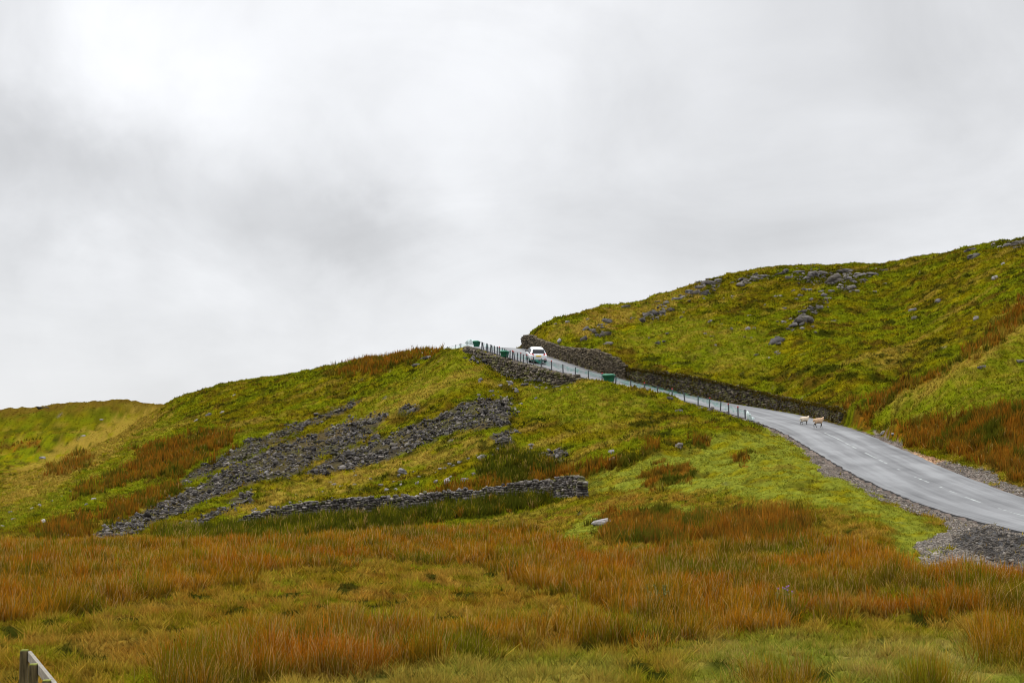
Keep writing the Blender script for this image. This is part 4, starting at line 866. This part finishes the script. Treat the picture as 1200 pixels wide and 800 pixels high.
k = np.abs(RU + (RC[:, 1] < 100) * 999 - 639).argmin(); cpos = RC[k] + np.r_[-NF[k] * .9, .05]
hd = -T_[k]; rzc = math.atan2(hd[1], hd[0]) - math.pi / 2; gr = (RC[k - 6, 2] - RC[k + 6, 2]) / 6.
print('car', cpos, math.degrees(rzc), gr)
car = make_car(tuple(cpos), .10, math.atan(gr * .9))

# ---------------------------------------------------------------- sheep
M_wool = plain('cream_fleece', (.38, .26, .165), .95, .1, .18, 14, bump=1.); M_face = plain('black_face', (.02, .018, .017), .8, .2); M_horn = plain('pale_horn', (.4, .35, .25), .6, .3); M_eye = plain('eye', (.25, .2, .05), .3, .5)
def sheep(loc, rz, label, gait, scale=1., wool=None, head_up=0.):
    root = empty('sheep', loc, rz); root.scale = (scale * .90, scale, scale * 1.04); tag(root, label, 'sheep')
    V = []; R = []; E_ = []; def_ = lambda p, r, par=None: (V.append(p), R.append(r), E_.append((par, len(V) - 1)) if par is not None else None, len(V) - 1)[-1]
    pel = def_((-.33, 0, .67), (.20, .22)); loin = def_((-.12, 0, .66), (.25, .26), pel); rib = def_((.10, 0, .65), (.25, .27), loin); sho = def_((.28, 0, .68), (.20, .23), rib)
    rump = def_((-.46, 0, .68), (.14, .16), pel); tail = def_((-.56, 0, .62), (.05, .05), rump); tl2 = def_((-.58, 0, .48), (.04, .04), tail)
    nk = def_((.42, 0, .80 + head_up * .3), (.15, .16), sho); nk2 = def_((.51, 0, .91 + head_up), (.105, .115), nk); hd = def_((.60, 0, .96 + head_up), (.095, .105), nk2); mz = def_((.71, 0, .90 + head_up), (.068, .072), hd); nose = def_((.775, 0, .86 + head_up), (.036, .038), mz)
    for i, (x, sy, par) in enumerate(((.26, .10, sho), (.26, -.10, sho), (-.34, .11, pel), (-.34, -.11, pel))):
        g = gait[i]
        if i < 2:
            a = def_((x, sy, .50), (.075, .08), par); b_ = def_((x + g * .35, sy, .27), (.034, .038), a); c_ = def_((x + g * .75 - .02, sy, .07), (.024, .026), b_); def_((x + g * .75 + .03, sy, .02), (.028, .03), c_)
        else:
            a = def_((x + .04 + g * .1, sy, .47), (.09, .10), par); b_ = def_((x - .09 + g * .5, sy, .29), (.036, .042), a); c_ = def_((x - .05 + g * .85, sy, .07), (.025, .027), b_); def_((x + g * .85, sy, .02), (.028, .03), c_)
    me = bpy.data.meshes.new('body'); me.from_pydata(V, E_, []); o = bpy.data.objects.new('body', me); COL.objects.link(o)
    sk_ = o.modifiers.new('k', 'SKIN'); lay = me.skin_vertices[0].data
    for i, r in enumerate(R): lay[i].radius = r
    lay[0].use_root = True; sb = o.modifiers.new('b', 'SUBSURF'); sb.levels = 2; sb.render_levels = 2
    dg = bpy.context.evaluated_depsgraph_get(); dg.update(); em = bpy.data.meshes.new_from_object(o.evaluated_get(dg)); bpy.data.objects.remove(o)
    em.materials.clear(); em.materials.append(wool or M_wool); em.materials.append(M_face)
    for p in em.polygons:
        x, y, z = p.center; p.use_smooth = True
        p.material_index = 1 if (z < .40 and not x < -.52) or (x > .55) or (x > .51 and z > .93 + head_up) else 0
    ob = link('body', em, None, root)
    # woolly surface
    tx = bpy.data.textures.new('fleece', 'CLOUDS'); tx.noise_scale = .06; dm = ob.modifiers.new('d', 'DISPLACE'); dm.texture = tx; dm.strength = .03; dm.mid_level = .5
    for s in (1, -1):
        bm = bmesh.new(); bmesh.ops.create_icosphere(bm, subdivisions=2, radius=1., matrix=Matrix.Translation((.585, s * .125, .985 + head_up)) @ Matrix.Rotation(s * .5, 4, 'X') @ Matrix.Diagonal((.028, .07, .018, 1))); bm_obj('ear', bm, M_face, ob, True)
        bm = bmesh.new(); bmesh.ops.create_icosphere(bm, subdivisions=2, radius=.014, matrix=Matrix.Translation((.635, s * .066, .965 + head_up))); bm_obj('eye', bm, M_eye, ob, True)
    return root
def road_pt(u, v, d):
    x = (u - 600) / F * d / CP; idx, t, rz = road_at(np.array([x]), np.array([d])); return (x, d, float(rz[0] + .05 * (1 - (t[0] / (W / 2)) ** 2) + .01))
def road_hit(u, v):
    ds = np.linspace(80, 125, 900); best = None
    X = np.array([at(u, v, d) for d in ds]); idx, t, rz = road_at(X[:, 0], X[:, 1]); k = np.abs(X[:, 2] - rz - .05).argmin(); return (X[k, 0], X[k, 1], rz[k] + .05 * (1 - (t[k] / (W / 2)) ** 2) - .03)
s2 = road_hit(959.5, 500.6); s1 = road_hit(943, 498.2); print('sheep', s1, s2)
M_wool2 = plain('pale_fleece', (.48, .40, .30), .95, .1, .15, 14, bump=1.)
sheep(s1, .10, 'paler sheep stepping across the road, left of the two', (.05, -.12, -.08, .12), .70, M_wool2, -.02)
sheep(s2, -.06, 'tan sheep with a black face near the centre line, right of the two', (.14, -.10, -.10, .16), .76)

# ---------------------------------------------------------------- weathered wooden fence at the lower left
M_wood, nt, b = mat('weathered_wood', .9, .2); tc = N(nt, 'ShaderNodeTexCoord'); mp = N(nt, 'ShaderNodeMapping'); mp.inputs['Scale'].default_value = (28, 28, 2.2); nt.links.new(tc.outputs['Object'], mp.inputs[0])
no = N(nt, 'ShaderNodeTexNoise', Scale=1.2, Detail=8., Roughness=.7); nt.links.new(mp.outputs[0], no.inputs['Vector']); cr = N(nt, 'ShaderNodeValToRGB')
cr.color_ramp.elements[0].position = .35; cr.color_ramp.elements[0].color = (.022, .017, .007, 1); cr.color_ramp.elements[1].position = .7; cr.color_ramp.elements[1].color = (.13, .10, .045, 1)
nt.links.new(no.outputs['Fac'], cr.inputs[0]); nt.links.new(cr.outputs[0], b.inputs['Base Color']); bp = N(nt, 'ShaderNodeBump', Strength=.6, Distance=.01); nt.links.new(no.outputs['Fac'], bp.inputs['Height']); nt.links.new(bp.outputs[0], b.inputs['Normal'])
M_rail = plain('bleached_rail', (.16, .145, .12), .85, .2, .35, 22, bump=.6); M_moss = plain('yellow_moss', (.13, .14, .03), .95, .1, .3, 40, bump=.8)
fr = empty('wooden_fence', tuple(at(28.5, 800, 15.))); fr.location.z = 0; tag(fr, 'old mossy wooden fence with a bleached rail at the lower left', 'fence'); o0 = fr.location
for u, v, d, w_ in ((28.7, 762, 15., .078), (39.6, 778.5, 14., .08), (55.3, 797.5, 12.9, .078)):
    tp_ = Vector(at(u, v, d)) - o0; bm = bmesh.new(); hgt = 1.75; add_box(bm, (tp_.x, tp_.y, tp_.z - hgt / 2), (w_, w_, hgt), Matrix.Rotation(.12, 4, 'Z'), bevel=.006)
    o = bm_obj('post', bm, M_wood, fr); bm = bmesh.new(); add_box(bm, (tp_.x, tp_.y, tp_.z + .004), (w_ * .9, w_ * .9, .014), Matrix.Rotation(.12, 4, 'Z'), bevel=.004); bm_obj('moss_cap', bm, M_moss, o)
a_ = Vector(at(34.2, 767.5, 15.05)) - o0; b_ = Vector(at(75, 819, 12.1)) - o0; d_ = (b_ - a_); M_ = d_.to_track_quat('Y', 'Z').to_matrix().to_4x4()
bm = bmesh.new(); add_box(bm, (a_ + b_) / 2, (.04, d_.length, .095), M_, bevel=.006); bm_obj('rail', bm, M_rail, fr)
a2 = a_ + Vector((0, 0, -.42)); b2_ = b_ + Vector((0, 0, -.42)); bm = bmesh.new(); add_box(bm, (a2 + b2_) / 2, (.035, d_.length, .09), M_, bevel=.006); bm_obj('rail', bm, M_wood, fr)

# ---------------------------------------------------------------- thistles in the rushes
M_leaf = plain('thistle_green', (.075, .095, .018), .8, .2, .3, 10); M_purple = plain('thistle_purple', (.22, .09, .27), .8, .2)
def thistle(u, v, h, label, nst, flowers):
    p = hit([u], [v])[0]; root = empty('thistle', tuple(p)); tag(root, label, 'plant', 'thistles in the rushes')
    bs = bmesh.new(); bl = bmesh.new(); bf = bmesh.new()
    for i in range(nst):
        x0, y0 = random.gauss(0, .16), random.gauss(0, .1); tx_, ty = x0 + random.gauss(0, .05), y0; hh = h * random.uniform(.8, 1.05); cyl(bs, (x0, y0, -.05), (tx_, ty, hh), .009, 5)
        for k in range(26):
            f = random.uniform(.35, 1.); a = random.uniform(0, 6.28); L = .11 * (1.25 - f) + .02; c = Vector((x0 + (tx_ - x0) * f, y0, hh * f)); d1 = Vector((math.cos(a) * L, math.sin(a) * L, L * .35)); s_ = Vector((-math.sin(a), math.cos(a), 0)) * L * .22
            vs = [bl.verts.new(c), bl.verts.new(c + d1 * .5 + s_), bl.verts.new(c + d1), bl.verts.new(c + d1 * .5 - s_)]; bl.faces.new(vs)
        if flowers: bmesh.ops.create_icosphere(bf, subdivisions=1, radius=.02, matrix=Matrix.Translation((tx_, ty, hh + .02)))
    bm_obj('stem', bs, M_leaf, root); bm_obj('leaves', bl, M_leaf, root)
    if flowers: bm_obj('flower', bf, M_purple, root)
    else: bf.free()
thistle(764, 722, .66, 'leafy green thistle standing left among the rusty rushes', 5, False); thistle(776, 719, .6, 'leafy green thistle standing right beside its taller twin', 4, False)
thistle(921, 716, .5, 'thistle with small purple flowers deep in the rushes', 7, True)

# ---------------------------------------------------------------- sky, sun, camera
w = bpy.data.worlds.new('World'); S.world = w; w.use_nodes = True; nt = w.node_tree; bg = nt.nodes['Background']
SUN_EL, SUN_AZ = 42., -58.     # azimuth from +Y towards +X
sky = N(nt, 'ShaderNodeTexSky', sky_type='NISHITA'); sky.sun_disc = False; sky.sun_elevation = math.radians(SUN_EL); sky.sun_rotation = math.radians(SUN_AZ)
tc = N(nt, 'ShaderNodeTexCoord'); sp = N(nt, 'ShaderNodeSeparateXYZ'); nt.links.new(tc.outputs['Generated'], sp.inputs[0])
def Mt(op, a, b=None, c=None, clamp=False):
    m_ = N(nt, 'ShaderNodeMath', operation=op); m_.use_clamp = clamp
    for i, q in enumerate((a, b, c)):
        if q is None: continue
        if isinstance(q, (int, float)): m_.inputs[i].default_value = q
        else: nt.links.new(q, m_.inputs[i])
    return m_.outputs[0]
az = Mt('ARCTAN2', sp.outputs[0], sp.outputs[1]); el = Mt('ARCSINE', sp.outputs[2])
def wn(scale, det, off, dist=0., sz=(1, 1, 1)):
    mp = N(nt, 'ShaderNodeMapping'); mp.inputs['Location'].default_value = off; mp.inputs['Scale'].default_value = sz; nt.links.new(tc.outputs['Generated'], mp.inputs[0])
    n_ = N(nt, 'ShaderNodeTexNoise', Scale=scale, Detail=det, Roughness=.55, Distortion=dist); nt.links.new(mp.outputs[0], n_.inputs['Vector']); return n_.outputs['Fac']
nzA = wn(5., 6., (1.3, .2, 4.), .4); nzB = wn(9., 5., (7., 3., 1.), .3); nzC = wn(4.6, 9., (2., 8., 5.), .7, (1, 1, 1.7))
azw = Mt('ADD', az, Mt('MULTIPLY', Mt('SUBTRACT', nzA, .5), .22)); elw = Mt('ADD', el, Mt('MULTIPLY', Mt('SUBTRACT', nzB, .5), .14))
def ae(u, v):
    p = at(u, v, 100.); p = p - np.array([0, 0, ZC]); p /= np.linalg.norm(p); return math.atan2(p[0], p[1]), math.asin(p[2])
tot = None
# (u, v, radius u, radius v, strength)
for u, v, ru, rv, s_ in ((250, 70, 250, 120, .16), (560, 130, 150, 160, .15), (130, 90, 120, 70, .03), (90, 330, 160, 60, .05), (110, 205, 180, 70, -.17), (400, 270, 110, 50, -.13), (520, 270, 60, 70, .05), (0, 90, 120, 90, -.05), (900, 250, 330, 120, -.07),
                         (1150, 60, 160, 80, -.05), (700, 40, 140, 70, .05), (480, 380, 400, 55, .05), (30, 30, 90, 60, -.05), (640, 300, 120, 60, -.03), (1000, 120, 120, 60, .02)):
    a0, e0 = ae(u, v); dx = Mt('DIVIDE', Mt('SUBTRACT', azw, a0), ru / F); dy = Mt('DIVIDE', Mt('SUBTRACT', elw, e0), rv / F)
    r2 = Mt('ADD', Mt('MULTIPLY', dx, dx), Mt('MULTIPLY', dy, dy)); g_ = Mt('MULTIPLY', Mt('EXPONENT', Mt('MULTIPLY', r2, -.9)), s_); tot = g_ if tot is None else Mt('ADD', tot, g_)
tex = Mt('ADD', Mt('MULTIPLY', Mt('SUBTRACT', nzC, .5), .46), Mt('MULTIPLY', Mt('SUBTRACT', nzA, .5), .16))
lum = Mt('ADD', Mt('ADD', .812, tot), tex)
# an overcast sky is brighter overhead
hi = N(nt, 'ShaderNodeMapRange', interpolation_type='SMOOTHSTEP'); hi.inputs['From Min'].default_value = math.radians(19.5); hi.inputs['From Max'].default_value = math.radians(48); hi.inputs['To Min'].default_value = 1.; hi.inputs['To Max'].default_value = 4.2; nt.links.new(el, hi.inputs['Value'])
lum = Mt('MULTIPLY', lum, hi.outputs[0])
lum = Mt('MULTIPLY', lum, 7.32)      # the Background strength below is 0.1
cc = N(nt, 'ShaderNodeCombineColor'); nt.links.new(Mt('MULTIPLY', lum, .985), cc.inputs[0]); nt.links.new(Mt('MULTIPLY', lum, .995), cc.inputs[1]); nt.links.new(Mt('MULTIPLY', lum, 1.02), cc.inputs[2])
mx = N(nt, 'ShaderNodeMix', data_type='RGBA'); mx.inputs['Factor'].default_value = .96; nt.links.new(sky.outputs[0], mx.inputs['A']); nt.links.new(cc.outputs[0], mx.inputs['B'])
nt.links.new(mx.outputs['Result'], bg.inputs['Color']); bg.inputs['Strength'].default_value = .1
w.cycles.sampling_method = 'MANUAL'; w.cycles.sample_map_resolution = 512
sl_ = bpy.data.lights.new('sun', 'SUN'); sl_.energy = 1.5; sl_.angle = math.radians(11); sl_.color = (1., .94, .84); so = bpy.data.objects.new('sun', sl_); COL.objects.link(so)
sd = Vector((math.sin(math.radians(SUN_AZ)) * math.cos(math.radians(SUN_EL)), math.cos(math.radians(SUN_AZ)) * math.cos(math.radians(SUN_EL)), math.sin(math.radians(SUN_EL)))); so.rotation_euler = (-sd).to_track_quat('-Z', 'Y').to_euler()
cam = bpy.data.cameras.new('camera'); co = bpy.data.objects.new('camera', cam); COL.objects.link(co); S.camera = co; cam.sensor_width = 36; cam.lens = 36 * F / 1200; cam.clip_start = .3; cam.clip_end = 3000
co.location = (0, 0, ZC); co.rotation_euler = (math.pi / 2 + PITCH, 0, 0)
vs = S.view_settings; vs.view_transform = 'Standard'; vs.look = 'None'; vs.exposure = .45; vs.gamma = 1.; vs.use_curve_mapping = False
S.cycles.max_bounces = 5; S.cycles.diffuse_bounces = 2; S.cycles.transparent_max_bounces = 12; S.cycles.use_denoising = True; S.cycles.pixel_filter_type = 'BLACKMAN_HARRIS'; S.cycles.filter_width = 1.05
# silhouette read-out for checking
yv, xv = YY, XX
for u in (0, 50, 100, 195, 300, 400, 500, 545, 600, 620, 650, 700, 750, 800, 850, 900, 950, 1000, 1050, 1100, 1150, 1199):
    d = np.linspace(30, 420, 1600); x = (u - 600) / F * d / CP; z = height(x, d); _, v = project(np.c_[x, d, z]); k = v.argmin(); print('sil', u, round(float(v[k]), 1), round(float(d[k])))
